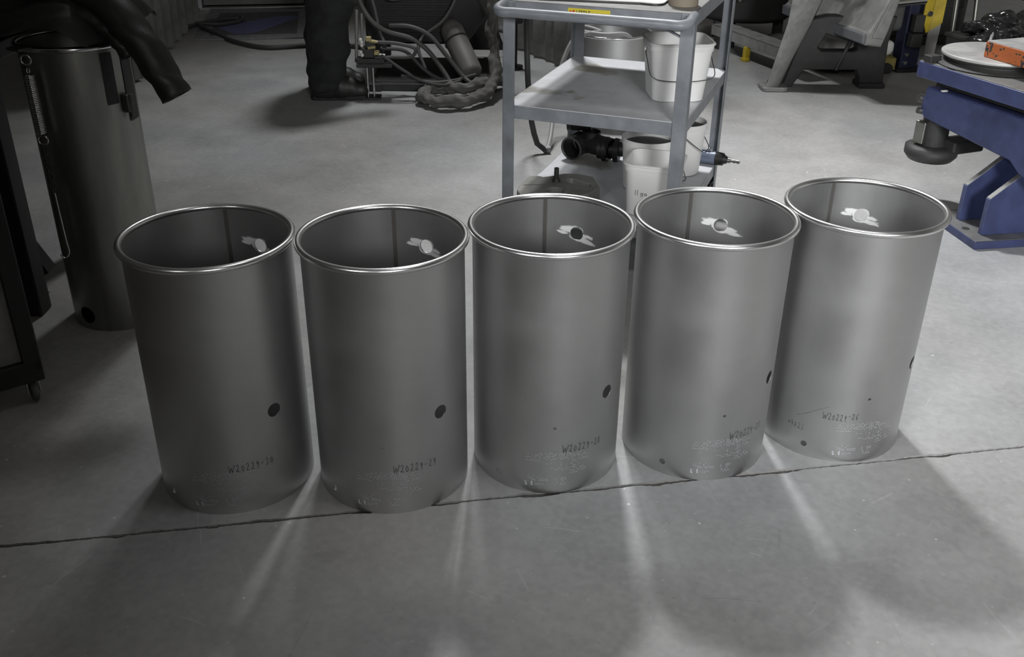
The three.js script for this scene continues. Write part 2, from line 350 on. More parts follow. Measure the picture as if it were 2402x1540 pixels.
const dotTex = canvasTex(1024, 1024, (c, w, h) => {
  c.clearRect(0, 0, w, h); c.fillStyle = 'rgba(222,226,230,0.62)';
  const dot = (x, y, r) => { c.beginPath(); c.ellipse(x, y, r, r * 1.65, 0, 0, 7); c.fill(); };
  const cluster = (x0, x1, y0, rows, dens, r = 6.2) => { for (let x = x0; x < x1; x += 27) for (let k = 0; k < rows; k++) if (rnd() < dens) dot(x + rr(-1, 1), y0 + k * 40 + rr(-2, 2), r); };
  cluster(120, 330, 40, 3, 0.36); cluster(360, 690, 24, 3, 0.66); cluster(700, 930, 70, 4, 0.5);
  cluster(90, 300, 160, 3, 0.5); cluster(320, 700, 150, 2, 0.6); cluster(720, 960, 230, 2, 0.5);
  cluster(380, 760, 300, 2, 0.2); cluster(700, 790, 300, 5, 0.34); cluster(420, 640, 430, 2, 0.42); cluster(640, 790, 400, 2, 0.5);
  cluster(700, 790, 520, 3, 0.5); cluster(800, 960, 480, 4, 0.7, 6.8);
  cluster(70, 330, 640, 2, 0.24); cluster(150, 420, 720, 2, 0.72, 6.8); cluster(500, 640, 700, 2, 0.7, 6.8); cluster(520, 650, 800, 3, 0.7, 7);
  cluster(230, 360, 850, 2, 0.8, 7); for (const [x, y] of [[90, 830], [92, 880], [98, 905], [176, 815], [172, 850], [178, 890]]) { dot(x, y, 11); dot(x + 9, y + 7, 9); }
});
const dotMat = new THREE.MeshStandardMaterial({ map: dotTex, transparent: true, roughness: 0.4, metalness: 0, polygonOffset: true, polygonOffsetFactor: -1 });  // small pits; the light they catch is painted in pale grey
const groundTexes = [0, 1, 2].map((v) => canvasTex(512, 264, (c, w, h) => { // where the grinder has bared the metal round the hole
  c.clearRect(0, 0, w, h); c.fillStyle = '#fff';
  const blob = (x, y, rx, ry, a) => { for (let k = 0; k < 26; k++) { c.globalAlpha = 0.5; c.beginPath(); c.ellipse(x + rr(-0.5, 0.5) * rx, y + rr(-0.5, 0.5) * ry, rx * rr(0.35, 0.72), ry * rr(0.4, 0.75), a + rr(-0.1, 0.1), 0, 7); c.fill(); } };
  blob(130 + 14 * v, 196, 96, 20, -0.28); blob(150, 160 - 8 * v, 70, 14, -0.3); blob(250, 170, 84, 34, -0.25); blob(350 - 10 * v, 96, 90, 26, -0.25); blob(400, 120 + 6 * v, 60, 14, -0.3); blob(262, 118, 80, 56, -0.2);
  c.globalAlpha = 1; c.globalCompositeOperation = 'destination-out'; c.beginPath(); c.ellipse(256, 132, 66, 66, 0, 0, 7); c.fill();
}));
const groundMats = groundTexes.map((t) => new THREE.MeshStandardMaterial({ color: lin(0.92), map: t, transparent: true, roughness: 0.45, metalness: 0.3, polygonOffset: true, polygonOffsetFactor: -1 }));

const HOLES = [[45, 0.242, 0.0165], [0, 0.180, 0.0038], [-44, 0.034, 0.0078], [152.5, 0.516, 0.0165]];
function tubeBody() {
  const seg = 192, prof = [[TR - TT, 0.0], [TR, 0.0], [TR, TH - 0.01], [TR, TH - 0.004], [TR - TT, TH - 0.004], [TR - TT, 0.0]];
  // separate smooth outer and inner skins with their own normals
  const geo = []; for (let k = 0; k < prof.length - 1; k++) {
    const g = new THREE.LatheGeometry([prof[k], prof[k + 1]].map((p) => new THREE.Vector2(...p)), seg, Math.PI); const uv = g.attributes.uv, p = g.attributes.position;
    for (let i = 0; i < uv.count; i++) uv.setXY(i, uv.getX(i) * 2 * Math.PI * TR, p.getY(i) + (k === 4 ? 0.7 : 0)); geo.push(g);
  }
  let b = new Brush(mergeVertices(join(geo), 1e-6)); b.updateMatrixWorld();
  const ev = new Evaluator(); ev.useGroups = false;
  for (const [a, h, r] of HOLES) {
    const c = new THREE.CylinderGeometry(r, r, 0.1, 28); c.rotateX(Math.PI / 2); c.translate(0, h, TR); c.rotateY(a * DEG);
    const t = new Brush(c); t.updateMatrixWorld(); b = ev.evaluate(b, t, SUBTRACTION);
  }
  return b.geometry;
}
const tubeGeo = tubeBody();
const rimGeo = new THREE.TorusGeometry(TR + BEAD * 0.42, BEAD, 14, 160).rotateX(Math.PI / 2).translate(0, TH - BEAD, 0);
const seamGeo = join([cylPatch(TR - TT - 0.0006, 176.9, 180.1, 0.002, TH - 0.008, 6, true), cylPatch(TR - TT - 0.0014, 178.1, 178.9, 0.002, TH - 0.008, 3, true)]);
const TUBES = [
  { at: [-0.6525, -1.9425], a: 3.9, text: 'W20229-30', label: 'steel tube marked W20229-30, leftmost of the five open tubes' },
  { at: [-0.2792, -1.9513], a: 0.2, text: 'W20229-29', label: 'open steel tube marked W20229-29, second from the left' },
  { at: [0.0850, -2.0335], a: 4.5, text: 'W20229-28', label: 'open steel tube marked W20229-28, middle of the five' },
  { at: [0.4590, -2.0901], a: 11.0, text: 'W20229-27', label: 'open steel tube marked W20229-27, fourth from the left' },
  { at: [0.8230, -2.170], a: 9.6, text: 'W20229-26', label: 'steel tube marked W20229-26 and 4A21, rightmost of the five' },
];
TUBES.forEach((t, i) => {
  const o = thing('steel_tube', t.label, 'tube', [t.at[0], 0, t.at[1]], t.a * DEG, 'row of five open steel tubes');
  const body = part('tube_wall', tubeGeo, M.steel, o);
  part('rolled_rim', rimGeo, M.rim, o);
  part('weld_seam', seamGeo, M.seam, o);
  const g = part('ground_patch', cylPatch(TR - TT - 0.0006, 131.5, 173.5, 0.516 - 0.0330, 0.516 + 0.0330, 32, true), groundMats[i % 3], o);
  g.userData.label = 'bright ground metal round the hole';
  const w = i === 4
    ? part('handwritten_number', cylPatch(TR + 0.0004, -34, -4.5, 0.113, 0.143, 20), inkMat(handwriting(t.text, 1, 0, [6, 7, 8])), o)
    : part('handwritten_number', cylPatch(TR + 0.0004, 5.5, 41.5, 0.106, 0.139, 20), inkMat(handwriting(t.text, 1, i === 1 ? -1 : 0)), o);
  w.userData.label = 'black handwriting ' + t.text;
  const dm = part('dot_lettering', cylPatch(TR + 0.0003, -26, 31, 0.010, 0.116, 30), dotMat, o); dm.userData.label = 'rows of small pale dots';
  if (i === 4) {
    const k = part('handwritten_number', cylPatch(TR + 0.0004, -60.5, -43.5, 0.066, 0.094, 12), inkMat(handwriting('#4A21', 1)), o); k.userData.label = 'black handwriting 4A21';
    const s = part('scratch', pipe([[-53, 0.107], [-45, 0.122], [-38, 0.138], [-30, 0.152]].map(([a, h]) => [(TR + 0.0001) * Math.sin(a * DEG), h, (TR + 0.0001) * Math.cos(a * DEG)]), 0.0004, 20, 4), M.seam, o); s.userData.label = 'thin scratch';
  }
  if (i === 3) part('handwritten_number', cylPatch(TR + 0.0004, 35, 42, 0.066, 0.090, 8), inkMat(handwriting('?', 1)), o).userData.label = 'faint black stroke';
});

// ---------------------------------------------------------------- tall canister, jacket, bench, spring, black frame on castor (left)
{
  const o = thing('tall_canister', 'tall dull steel canister standing behind the leftmost tube', 'canister', [-1.225, 0, -2.776], 0);
  const R = 0.143, H = 0.838;
  let b = new Brush(lathe([[0, 0], [R, 0], [R, H], [R - 0.003, H], [R - 0.003, 0.01], [0, 0.01]], 96)); b.updateMatrixWorld();
  const c = new THREE.CylinderGeometry(0.027, 0.027, 0.12, 28); c.rotateX(Math.PI / 2); c.translate(0, 0.048, R); c.rotateY(-0.42); const t = new Brush(c); t.updateMatrixWorld();
  const ev = new Evaluator(); ev.useGroups = false; b = ev.evaluate(b, t, SUBTRACTION);
  part('canister_wall', b.geometry, M.oldSteel, o);
  part('rolled_rim', new THREE.TorusGeometry(R + 0.004, 0.008, 12, 96).rotateX(Math.PI / 2).translate(0, H, 0), M.chrome, o);
  part('clamp_strap', cylPatch(R + 0.002, 48, 62, 0.68, 0.82, 8), M.black, o);
  part('clamp_strap', cylPatch(R + 0.002, 75, 96, 0.62, 0.82, 8), M.black, o);
  part('toggle_latch', [box(0.03, 0.05, 0.02, 0, 0.675, R + 0.01, 0.004).rotateY(1.25), rod([0, 0.635, R + 0.016], [0, 0.70, R + 0.02], 0.006, 10).rotateY(1.25)], M.darkSteel, o);
  part('hanger_lug', [box(0.05, 0.008, 0.05, 0, H + 0.005, R + 0.02, 0.002).rotateY(-0.5)], M.darkSteel, o);

  // spring balancer with chain and hook hanging from the lug
  const s = thing('hook_spring', 'steel coil spring with ring, chain and long hook beside the tall canister', 'spring', [-1.290, 0, -2.622], 0);
  const ring = (y, r, w, rot = 0) => new THREE.TorusGeometry(r, w, 8, 20).rotateY(rot).translate(0, y, 0);
  part('ring', ring(0.815, 0.013, 0.0028), M.chrome, s); part('ring', ring(0.787, 0.007, 0.002, 1.5), M.chrome, s);
  const coil = []; for (let i = 0; i <= 34 * 12; i++) { const a = i / 12 * 2 * Math.PI; coil.push([0.0125 * Math.cos(a), 0.775 - 0.16 * i / (34 * 12), 0.0125 * Math.sin(a)]); }
  part('coil', new THREE.TubeGeometry(new THREE.CatmullRomCurve3(coil.map((q) => V(...q))), 700, 0.0022, 5), M.chrome, s);
  part('ring', ring(0.598, 0.013, 0.0026), M.chrome, s);
  for (let k = 0; k < 10; k++) part('chain_link', ring(0.577 - k * 0.0135, 0.0075, 0.0018, k % 2 ? 1.57 : 0.2).scale(1, 1, 1), M.darkSteel, s);
  part('hook', cappedPipe([[0, 0.444, 0], [0.001, 0.38, 0], [0.003, 0.30, 0], [0.004, 0.262, 0], [-0.002, 0.252, 0.004], [-0.010, 0.25, 0.006], [-0.017, 0.258, 0.008]], 0.0028, 40, 8), M.chrome, s);

  // black workbench: top, legs, slanting brace
  const bt = thing('black_bench', 'black steel workbench with a slanting brace at the left edge', 'bench', [0, 0, 0]);
  part('bench_top', box(0.80, 0.05, 0.62, -1.84, 0.80, -3.02, 0.006), M.black, bt);
  for (const [x, z] of [[-1.50, -2.76], [-2.2, -2.76], [-1.50, -3.28], [-2.2, -3.28]]) part('leg', box(0.075, 0.775, 0.075, x, 0.3875, z, 0.006), M.black, bt);
  part('brace', bar([-1.52, 0.06, -2.92], [-1.86, 0.72, -2.92], 0.06, 0.05), M.black, bt);
  part('apron', box(0.68, 0.12, 0.03, -1.85, 0.71, -2.74, 0.004), M.black, bt);

  // dark leather jacket thrown over canister and bench
  const j = thing('leather_jacket', 'dark leather work jacket draped over canister and bench', 'jacket', [0, 0, 0]);
  { // body: folded sheet
    const nu = 90, nv = 40, rings = [];
    for (let k = 0; k <= nv; k++) { const ring = []; const v = k / nv;
      for (let i = 0; i <= nu; i++) { const u = i / nu; // u from right (canister) to left (bench)
        const x = -1.10 - 0.95 * u, z = -2.650 - 0.45 * v;
        const fold = 0.024 * Math.sin(6.5 * u + 8.5 * v + 1.2 * Math.sin(5 * u)) + 0.013 * Math.sin(17 * u - 9 * v) + 0.008 * Math.sin(31 * v + 9 * u);
        let y = 0.905 + fold + 0.06 * Math.sin(3.1 * v);
        const drop = Math.max(0, 0.14 - v); y -= drop * (0.16 + 0.10 * Math.sin(9 * u + 0.6) + 0.35 * Math.max(0, u - 0.25)) * 1.3;
        const e = Math.max(0, 0.12 - u); y -= e * e * 5;
        ring.push([x + 0.02 * Math.sin(9 * v), Math.max(y, 0.853), z + 0.03 * Math.sin(4 * u + 0.5) + 0.012 * Math.sin(14 * u)]); }
      rings.push(ring); }
    const top = loft(rings, false), n = top.attributes.normal, p = top.attributes.position, low = top.clone(), lp = low.attributes.position;
    for (let i = 0; i < p.count; i++) lp.setXYZ(i, p.getX(i) - n.getX(i) * 0.006, p.getY(i) - n.getY(i) * 0.006 * Math.sign(n.getY(i) || 1), p.getZ(i) - n.getZ(i) * 0.006);
    part('jacket_body', join([top, low]), M.leather, j);
  }
  const sleeve = (pts, r, flat, name = 'sleeve') => { // limp hollow tube with creases
    const c = new THREE.CatmullRomCurve3(pts.map((q) => V(...q))), rings = [], N = 40, K = 22;
    const ringAt = (s, k) => { const o = c.getPoint(s), T = c.getTangent(s), S = V(0, 0, 1).cross(T).normalize(), U = T.clone().cross(S), q = [];
      for (let i = 0; i < K; i++) { const a = i / K * 2 * Math.PI, w = 1 + 0.06 * Math.sin(s * 27 + 2 * a) + 0.035 * Math.sin(s * 53 + 3 * a + 1); const R = r(s) * w * k; q.push(o.clone().addScaledVector(S, R * Math.cos(a) * flat).addScaledVector(U, R * Math.sin(a)).toArray()); } return q; };
    for (let k = 0; k <= N; k++) rings.push(ringAt(k / N, 1)); for (let k = 0; k <= 8; k++) rings.push(ringAt(1 - k / N, 0.9));
    return part(name, loft(rings, true), M.leather, j);
  };
  sleeve([[-1.50, 0.93, -2.86], [-1.33, 0.965, -2.82], [-1.17, 0.962, -2.77], [-1.07, 0.925, -2.71], [-1.00, 0.855, -2.68], [-0.95, 0.78, -2.66], [-0.915, 0.715, -2.65]], (s) => 0.064 - 0.016 * s, 0.85);
  sleeve([[-1.30, 0.905, -2.74], [-1.2, 0.925, -2.72], [-1.12, 0.905, -2.70], [-1.065, 0.865, -2.69], [-1.035, 0.815, -2.685]], (s) => 0.040 - 0.008 * s, 0.8, 'collar_flap');

  // black framed screen cart with castors, cut by the left edge of the picture
  const fr = thing('framed_panel_cart', 'black framed grey panel cart on castors at the left edge', 'cart', [-1.243, 0, -2.25], 0);
  fr.rotation.y = Math.PI + 0.66; // local +x runs left and towards the lens
  part('upright', box(0.045, 0.95, 0.045, 0.022, 0.10 + 0.475, 0, 0.004), M.black, fr); part('upright', box(0.045, 0.95, 0.045, 0.78, 0.575, 0, 0.004), M.black, fr);
  part('bottom_rail', box(0.80, 0.06, 0.045, 0.4, 0.10, 0, 0.004), M.black, fr); part('top_rail', box(0.80, 0.045, 0.045, 0.4, 1.05, 0, 0.004), M.black, fr);
  part('panel', box(0.72, 0.90, 0.006, 0.4, 0.57, 0.0, 0.001), mat(lin(0.30, 0.30, 0.29), 0.6, 0, { map: TX.grime }), fr);
  for (const x of [0.03, 0.77]) for (const z of [0, 0.34]) {
    const k = new THREE.Group(); k.name = 'castor'; fr.add(k); k.position.set(x, 0, z);
    part('wheel', join([new THREE.TorusGeometry(0.022, 0.009, 10, 28).rotateY(Math.PI / 2), cyl(0.02, 0.02, 0.014, 0.007, 0, 0, 20, [0, 0, Math.PI / 2])]).translate(0, 0.031, 0.012), M.hoseGrey, k);
    part('fork', [box(0.004, 0.045, 0.022, 0.015, 0.05, 0.008, 0.001), box(0.004, 0.045, 0.022, -0.015, 0.05, 0.008, 0.001), box(0.036, 0.004, 0.03, 0, 0.070, 0.006, 0.001)], M.chrome, k);
  }
  part('bottom_rail', box(0.80, 0.05, 0.045, 0.4, 0.10, 0.34, 0.004), M.black, fr); part('cross_rail', box(0.045, 0.05, 0.30, 0.022, 0.10, 0.17, 0.004), M.black, fr); part('cross_rail', box(0.045, 0.05, 0.30, 0.78, 0.10, 0.17, 0.004), M.black, fr);
}

// ---------------------------------------------------------------- shop cart with its load
const CART = { at: [-0.038, 0, -3.2363], turn: -0.3532 };
const cq = Math.cos(CART.turn), sq = Math.sin(CART.turn);
const onCart = (x, y, z) => [CART.at[0] + x * cq + z * sq, y, CART.at[2] - x * sq + z * cq];
{
  const W = 0.61, L = 0.785, o = thing('shop_cart', 'grey steel three shelf shop cart with tube handle', 'cart', CART.at, CART.turn);
  for (const [x, z, sx, sz] of [[0, 0, 1, -1], [W, 0, -1, -1], [0, -L, 1, 1], [W, -L, -1, 1]])
    part('leg', [box(0.040, 0.80, 0.004, x + sx * 0.020, 0.475, z, 0.001), box(0.004, 0.80, 0.040, x, 0.475, z + sz * 0.020, 0.001)], M.cartPaint, o);
  const shelfNames = ['bottom_shelf', 'middle_shelf', 'top_shelf'];
  [0.185, 0.547, 0.879].forEach((h, k) => {
    const s = part(shelfNames[k], box(W - 0.006, 0.003, L - 0.006, W / 2, h - 0.0015, -L / 2, 0.001), [M.cartStainedLit, M.cartStainedLit, M.wornTop][k], o);
    part('shelf_lip', box(W - 0.008, 0.046, 0.003, W / 2, h - 0.023, -0.005, 0.001), M.cartPaint, s);
    for (const x of [0.005, W - 0.005]) part('shelf_lip', box(0.003, 0.046, L - 0.012, x, h - 0.023, -L / 2, 0.001), M.cartPaint, s);
    part('shelf_lip', box(W - 0.012, 0.046, 0.003, W / 2, h - 0.023, -L + 0.006, 0.001), M.cartPaint, s);
  });
  const hy = 0.858, hz = 0.085;
  part('handle', cappedPipe([[0.006, 0.868, -0.02], [0.004, 0.866, 0.03], [0.006, 0.861, 0.065], [0.026, hy, hz], [0.07, hy, hz], [0.3, hy, hz], [0.54, hy, hz], [0.584, hy, hz], [0.604, 0.861, 0.065], [0.606, 0.866, 0.03], [0.604, 0.868, -0.02]], 0.0155, 90, 14), M.cartPaint, o);
  part('handle_brace', bar([0.585, 0.80, -0.01], [0.50, 0.838, -0.01], 0.02, 0.004, 0.001), M.cartPaint, o);
  const st = canvasTex(512, 128, (c, w, h) => {
    c.fillStyle = '#d2c23c'; c.fillRect(0, 0, w, h);
    c.fillStyle = '#c8442a'; c.beginPath(); c.ellipse(40, 56, 18, 32, -0.5, 0, 7); c.fill(); c.beginPath(); c.ellipse(70, 46, 17, 28, 0, 0, 7); c.fill(); c.fillRect(24, 56, 64, 26);
    c.fillStyle = '#2a2724'; c.save(); c.transform(1, 0, -0.18, 1, 12, 0); c.font = 'bold 62px sans-serif'; c.fillText('LITTLE', 92, 66, 176); c.restore();
    c.fillStyle = '#d8d8d4'; c.fillRect(452, 40, 56, 84); c.fillStyle = '#4a4f60'; c.fillRect(458, 50, 10, 10); c.fillRect(476, 62, 28, 4); c.fillRect(470, 78, 30, 4);
  });
  const lab = part('maker_label', new THREE.PlaneGeometry(0.136, 0.036).translate(0.281, 0.851, -0.0025), mat(0xffffff, 0.5, 0, { map: st }), o); lab.userData.label = 'yellow sticker with red emblem and dark lettering';
  for (const [x, z] of [[0.03, -0.05], [W - 0.03, -0.05], [0.03, -L + 0.05], [W - 0.03, -L + 0.05]]) {
    const k = new THREE.Group(); k.name = 'castor'; o.add(k); k.position.set(x, 0, z);
    part('wheel', join([new THREE.TorusGeometry(0.042, 0.014, 10, 28).rotateY(Math.PI / 2), cyl(0.04, 0.04, 0.024, 0.012, 0, 0, 20, [0, 0, Math.PI / 2])]).translate(0, 0.056, 0), M.blackRubber, k);
    part('fork', [box(0.004, 0.07, 0.03, 0.02, 0.08, 0, 0.001), box(0.004, 0.07, 0.03, -0.02, 0.08, 0, 0.001), box(0.06, 0.006, 0.06, 0, 0.118, 0, 0.001), cyl(0.012, 0.012, 0.016, 0, 0.12, 0)], M.darkSteel, k);
  }
}
function squareBucket(label, at, turn, sb, stp, h, opts = {}) {
  const o = thing('plastic_bucket', label, 'bucket', at, turn, opts.group);
  const ring = (s, r, y) => roundedSquare(s, r, 8).map(([a, b]) => [a, y, -b]);
  const t = 0.0022, mid = (f) => sb + (stp - sb) * f;
  part('bucket_wall', loft([ring(sb * 0.86, sb * 0.16, 0.001), ring(sb, sb * 0.2, 0.006), ring(mid(0.86), stp * 0.2, h * 0.86), ring(mid(0.86) + 0.006, stp * 0.2, h * 0.865), ring(stp + 0.004, stp * 0.2, h - 0.004), ring(stp, stp * 0.2, h), ring(stp - 2 * t, stp * 0.19, h - 0.001), ring(sb - 2 * t, sb * 0.19, 0.008)], true, [true, true]), M.bucket, o);
  part('rim', pipe(roundedSquare(stp + 0.006, stp * 0.2, 6).map(([a, b]) => [a, h - 0.004, -b]), 0.0034, 80, 6, true), M.bucket, o);
  const s = stp / 2 + 0.004, y0 = h - 0.035, dz = opts.bail ?? 1;
  const hz = s * 1.06 * dz, hy = y0 - 0.075;
  part('bail_wire', cappedPipe([[-s, y0, 0], [-s, y0 - 0.03, hz * 0.45], [-s * 0.96, hy + 0.01, hz * 0.96], [-s * 0.8, hy, hz], [0, hy - 0.008, hz], [s * 0.8, hy, hz], [s * 0.96, hy + 0.01, hz * 0.96], [s, y0 - 0.03, hz * 0.45], [s, y0, 0]], 0.0016, 70, 6), M.darkSteel, o);
  for (const k of [-1, 1]) part('bail_ear', cyl(0.008, 0.008, 0.004, k * s, y0, 0, 14, [0, 0, Math.PI / 2]), M.bucket, o);
  return o;
}
{
  squareBucket('empty white bucket with wire bail on the middle cart shelf', onCart(0.505, 0.547, -0.312), CART.turn + 0.42, 0.172, 0.209, 0.196);
  const b2 = squareBucket('white square bucket marked 11 ga on the bottom cart shelf', onCart(0.492, 0.185, -0.165), CART.turn + 0.06, 0.160, 0.186, 0.186, { bail: -1 });
  const tx = canvasTex(256, 128, (c, w, h) => { c.clearRect(0, 0, w, h); c.strokeStyle = 'rgba(40,40,44,0.75)'; c.lineWidth = 7; c.lineCap = 'round';
    for (const l of [[[50, 30], [48, 92]], [[80, 26], [80, 92]]]) { c.beginPath(); c.moveTo(...l[0]); c.lineTo(...l[1]); c.stroke(); }
    c.beginPath(); c.ellipse(140, 76, 15, 15, 0, 0, 7); c.moveTo(156, 64); c.lineTo(154, 104); c.quadraticCurveTo(140, 120, 126, 106); c.stroke();
    c.beginPath(); c.ellipse(190, 78, 14, 14, 0, 0, 7); c.moveTo(205, 64); c.lineTo(208, 94); c.stroke(); });
  const pl = part('handwritten_mark', new THREE.PlaneGeometry(0.062, 0.031).rotateX(-0.075).translate(-0.028, 0.088, 0.0876), inkMat(tx), b2); pl.userData.label = 'handwriting 11 ga';

  const round = (label, at, turn, rb, rt, h, fill, name = 'round_pail') => {
    const o = thing(name, label, 'pail', at, turn);
    part('pail_wall', lathe([[0, 0.001], [rb - 0.006, 0.001], [rb, 0.007], [rt - 0.004, h * 0.88], [rt, h * 0.885], [rt, h - 0.003], [rt - 0.002, h], [rt - 0.005, h - 0.002], [rb - 0.003, 0.01], [0, 0.01]], 48), M.bucket, o);
    if (fill) { part('scrap_fill', lathe([[0, h * fill + 0.004], [rb * 0.6, h * fill + 0.008], [rt - 0.008, h * fill]], 32), M.darkSteel, o); }
    part('bail_wire', cappedPipe([[rt, h - 0.02, 0], [rt * 0.96, h - 0.06, rt * 0.6], [rt * 0.5, h - 0.10, rt * 1.08], [0, h - 0.105, rt * 1.1], [-rt * 0.5, h - 0.10, rt * 1.08], [-rt * 0.96, h - 0.06, rt * 0.6], [-rt, h - 0.02, 0]], 0.0016, 60, 6), M.darkSteel, o);
    return o;
  };
  round('pail of dark scrap just behind the 11 ga bucket', onCart(0.415, 0.185, -0.385), 2.6, 0.082, 0.097, 0.192, 0.86);
  const p4 = round('slim white pail with wire loops, rearmost on the bottom cart shelf', onCart(0.497, 0.185, -0.605), 1.2, 0.070, 0.086, 0.20, 0.9);
  part('wire_loop', pipe([[0.02, 0.21, -0.02], [0.07, 0.235, -0.04], [0.12, 0.23, -0.02], [0.11, 0.21, 0.02], [0.05, 0.2, 0.02]], 0.0016, 40, 6, true), M.darkSteel, p4);

  // pneumatic tool
  const t = thing('air_tool', 'blue grey air tool with hose nipple lying on the bottom cart shelf', 'tool', onCart(0.535, 0.185, -0.745), CART.turn - 0.10);
  part('tool_body', rod([-0.06, 0.027, 0], [0.075, 0.027, 0], 0.026, 24), mat(lin(0.16, 0.19, 0.26), 0.4, 0.3), t);
  part('tool_collar', [rod([0.075, 0.027, 0], [0.105, 0.027, 0], 0.0265, 24, 0.024), rod([0.105, 0.027, 0], [0.122, 0.026, 0], 0.02, 20, 0.012)], M.black, t);
  part('nut', rod([0.120, 0.026, 0], [0.134, 0.026, 0], 0.011, 6), M.chrome, t);
  part('hose_nipple', [rod([0.134, 0.026, 0], [0.170, 0.026, 0], 0.006, 12), rod([0.146, 0.026, 0], [0.152, 0.026, 0], 0.008, 12), rod([0.160, 0.026, 0], [0.166, 0.026, 0], 0.008, 12)], M.oldSteel, t);
  part('trigger_lever', [box(0.06, 0.006, 0.014, 0.02, 0.060, 0, 0.002, [0, 0, 0.12]), cyl(0.006, 0.006, 0.012, 0.055, 0.050, 0, 10)], M.chrome, t);

  // black pipe fittings
  const P = [0.055, 0.0, -0.60];
  const el = thing('pipe_tee', 'black pipe tee with open end facing front on the bottom cart shelf', 'pipe fitting', onCart(P[0], 0.185, P[2]), CART.turn - 0.25);
  const openRing = (a, b, R, t = 0.006) => { const q = lathe([[R, 0], [R, 1], [R - t, 1], [R - t, 0], [R, 0]], 36); const A = V(...a), B = V(...b), L = A.distanceTo(B); q.scale(1, L, 1); q.applyQuaternion(new THREE.Quaternion().setFromUnitVectors(V(0, 1, 0), B.clone().sub(A).normalize())); q.translate(...a); return q; };
  part('elbow', [openRing([0.020, 0.050, 0.02], [0.018, 0.055, -0.06], 0.045), new THREE.SphereGeometry(0.046, 24, 16).translate(0.03, 0.055, -0.075)], M.black, el);
  part('branch', [openRing([0.04, 0.055, -0.07], [0.16, 0.055, -0.055], 0.040), openRing([0.05, 0.05, -0.07], [0.055, 0.105, -0.07], 0.038)], M.black, el);
  part('bead_ring', [openRing([0.020, 0.0497, 0.024], [0.020, 0.0503, 0.014], 0.0465, 0.008)], M.darkSteel, el);
  const rd = thing('pipe_reducer', 'ribbed black pipe reducer right of the tee', 'pipe fitting', onCart(0.185, 0.185, -0.625), CART.turn + 0.05);
  part('reducer_body', [rod([-0.02, 0.048, 0], [0.0, 0.048, 0], 0.040, 28), rod([0.0, 0.048, 0], [0.02, 0.048, 0], 0.048, 28), rod([0.02, 0.048, 0], [0.045, 0.048, 0], 0.030, 28), rod([0.045, 0.048, 0], [0.065, 0.048, 0], 0.047, 28, 0.044)], M.black, rd);
  part('threaded_pipe', [openRing([0.06, 0.052, 0], [0.15, 0.055, 0], 0.028), rod([0.06, 0.052, 0], [0.13, 0.054, 0], 0.024, 20)], M.darkSteel, rd);
  const pc = thing('pipe_coupling', 'short black pipe coupling on top of the tee', 'pipe fitting', onCart(0.078, 0.285, -0.665), CART.turn);
  part('coupling_body', [rod([-0.045, 0.03, 0.01], [0.045, 0.036, 0], 0.033, 28), rod([-0.05, 0.03, 0.011], [-0.03, 0.031, 0.009], 0.036, 28)], M.black, pc);

  // thick slotted plates with a pin
  const sp = thing('slotted_plate', 'thick slotted steel plate with upright pin on the bottom cart shelf', 'plate', onCart(0.03, 0.185, -0.05), CART.turn);
  const arc = (cx, cy, r, a0, a1, n = 8) => Array.from({ length: n + 1 }, (_, i) => { const a = (a0 + (a1 - a0) * i / n) * DEG; return [cx + r * Math.cos(a), cy + r * Math.sin(a)]; });
  const outline = [[0.03, -0.04], [0.005, 0], [-0.004, 0.05], ...arc(0.028, 0.135, 0.034, 200, 60), [0.07, 0.185], [0.10, 0.225], [0.15, 0.245], [0.213, 0.235], [0.268, 0.135], [0.25, 0.06], [0.2, -0.01], [0.1, -0.045]];
  const hole1 = [[0.15, 0.14], ...arc(0.158, 0.165, 0.024, 250, 110), [0.225, 0.155], [0.235, 0.125]].reverse();
  const hole2 = arc(0.13, 0.045, 0.032, 0, 350, 16), slot = [[0.006, 0.058], [0.075, 0.092], [0.079, 0.083], [0.010, 0.049]];
  part('plate', extrude(shape(outline, [hole1, hole2, slot]), 0.05, 0.0025).rotateX(-Math.PI / 2), M.plateSteel, sp);
  part('pin', [rod([0.105, 0.05, -0.135], [0.105, 0.1, -0.135], 0.0085, 20), cyl(0.016, 0.011, 0.012, 0.105, 0.05, -0.135, 20)], M.castDark, sp);

  // papers and tin on the top shelf
  const pp = thing('paper_folder', 'white paper folder lying on the top cart shelf', 'paper', onCart(0.28, 0.879, -0.185), CART.turn);
  const sh = shape([...arc(0.16, 0.10, 0.05, 0, 90), ...arc(-0.17, 0.12, 0.03, 90, 180), ...arc(-0.17, -0.12, 0.03, 180, 270), [0.14, -0.10], ...arc(0.18, -0.075, 0.03, 270, 360)]);
  part('folder_cover', extrude(sh, 0.006, 0.001).rotateX(-Math.PI / 2), M.darkSteel, pp); part('sheet', extrude(sh, 0.003, 0.0008).rotateX(-Math.PI / 2).translate(0.002, 0.006, -0.003), M.paper, pp);
  const tin = thing('cardboard_tub', 'brown tub with red print on the top cart shelf', 'tub', onCart(0.545, 0.879, -0.135), CART.turn);
  const tinTex = canvasTex(256, 128, (c, w, h) => { c.fillStyle = '#857c6c'; c.fillRect(0, 0, w, h); c.fillStyle = '#b06a4a'; for (let k = 0; k < 60; k++) c.fillRect(rnd() * w, 20 + rnd() * 40, rr(4, 18), rr(3, 9)); c.fillStyle = '#98865a'; for (let k = 0; k < 30; k++) c.fillRect(rnd() * w, rnd() * h, rr(3, 12), rr(3, 8)); });
  part('tub_wall', lathe([[0.044, 0], [0.046, 0.002], [0.047, 0.085], [0.044, 0.085], [0.043, 0.006], [0, 0.006], [0, 0], [0.044, 0]], 40), mat(0xffffff, 0.7, 0, { map: tinTex }), tin);
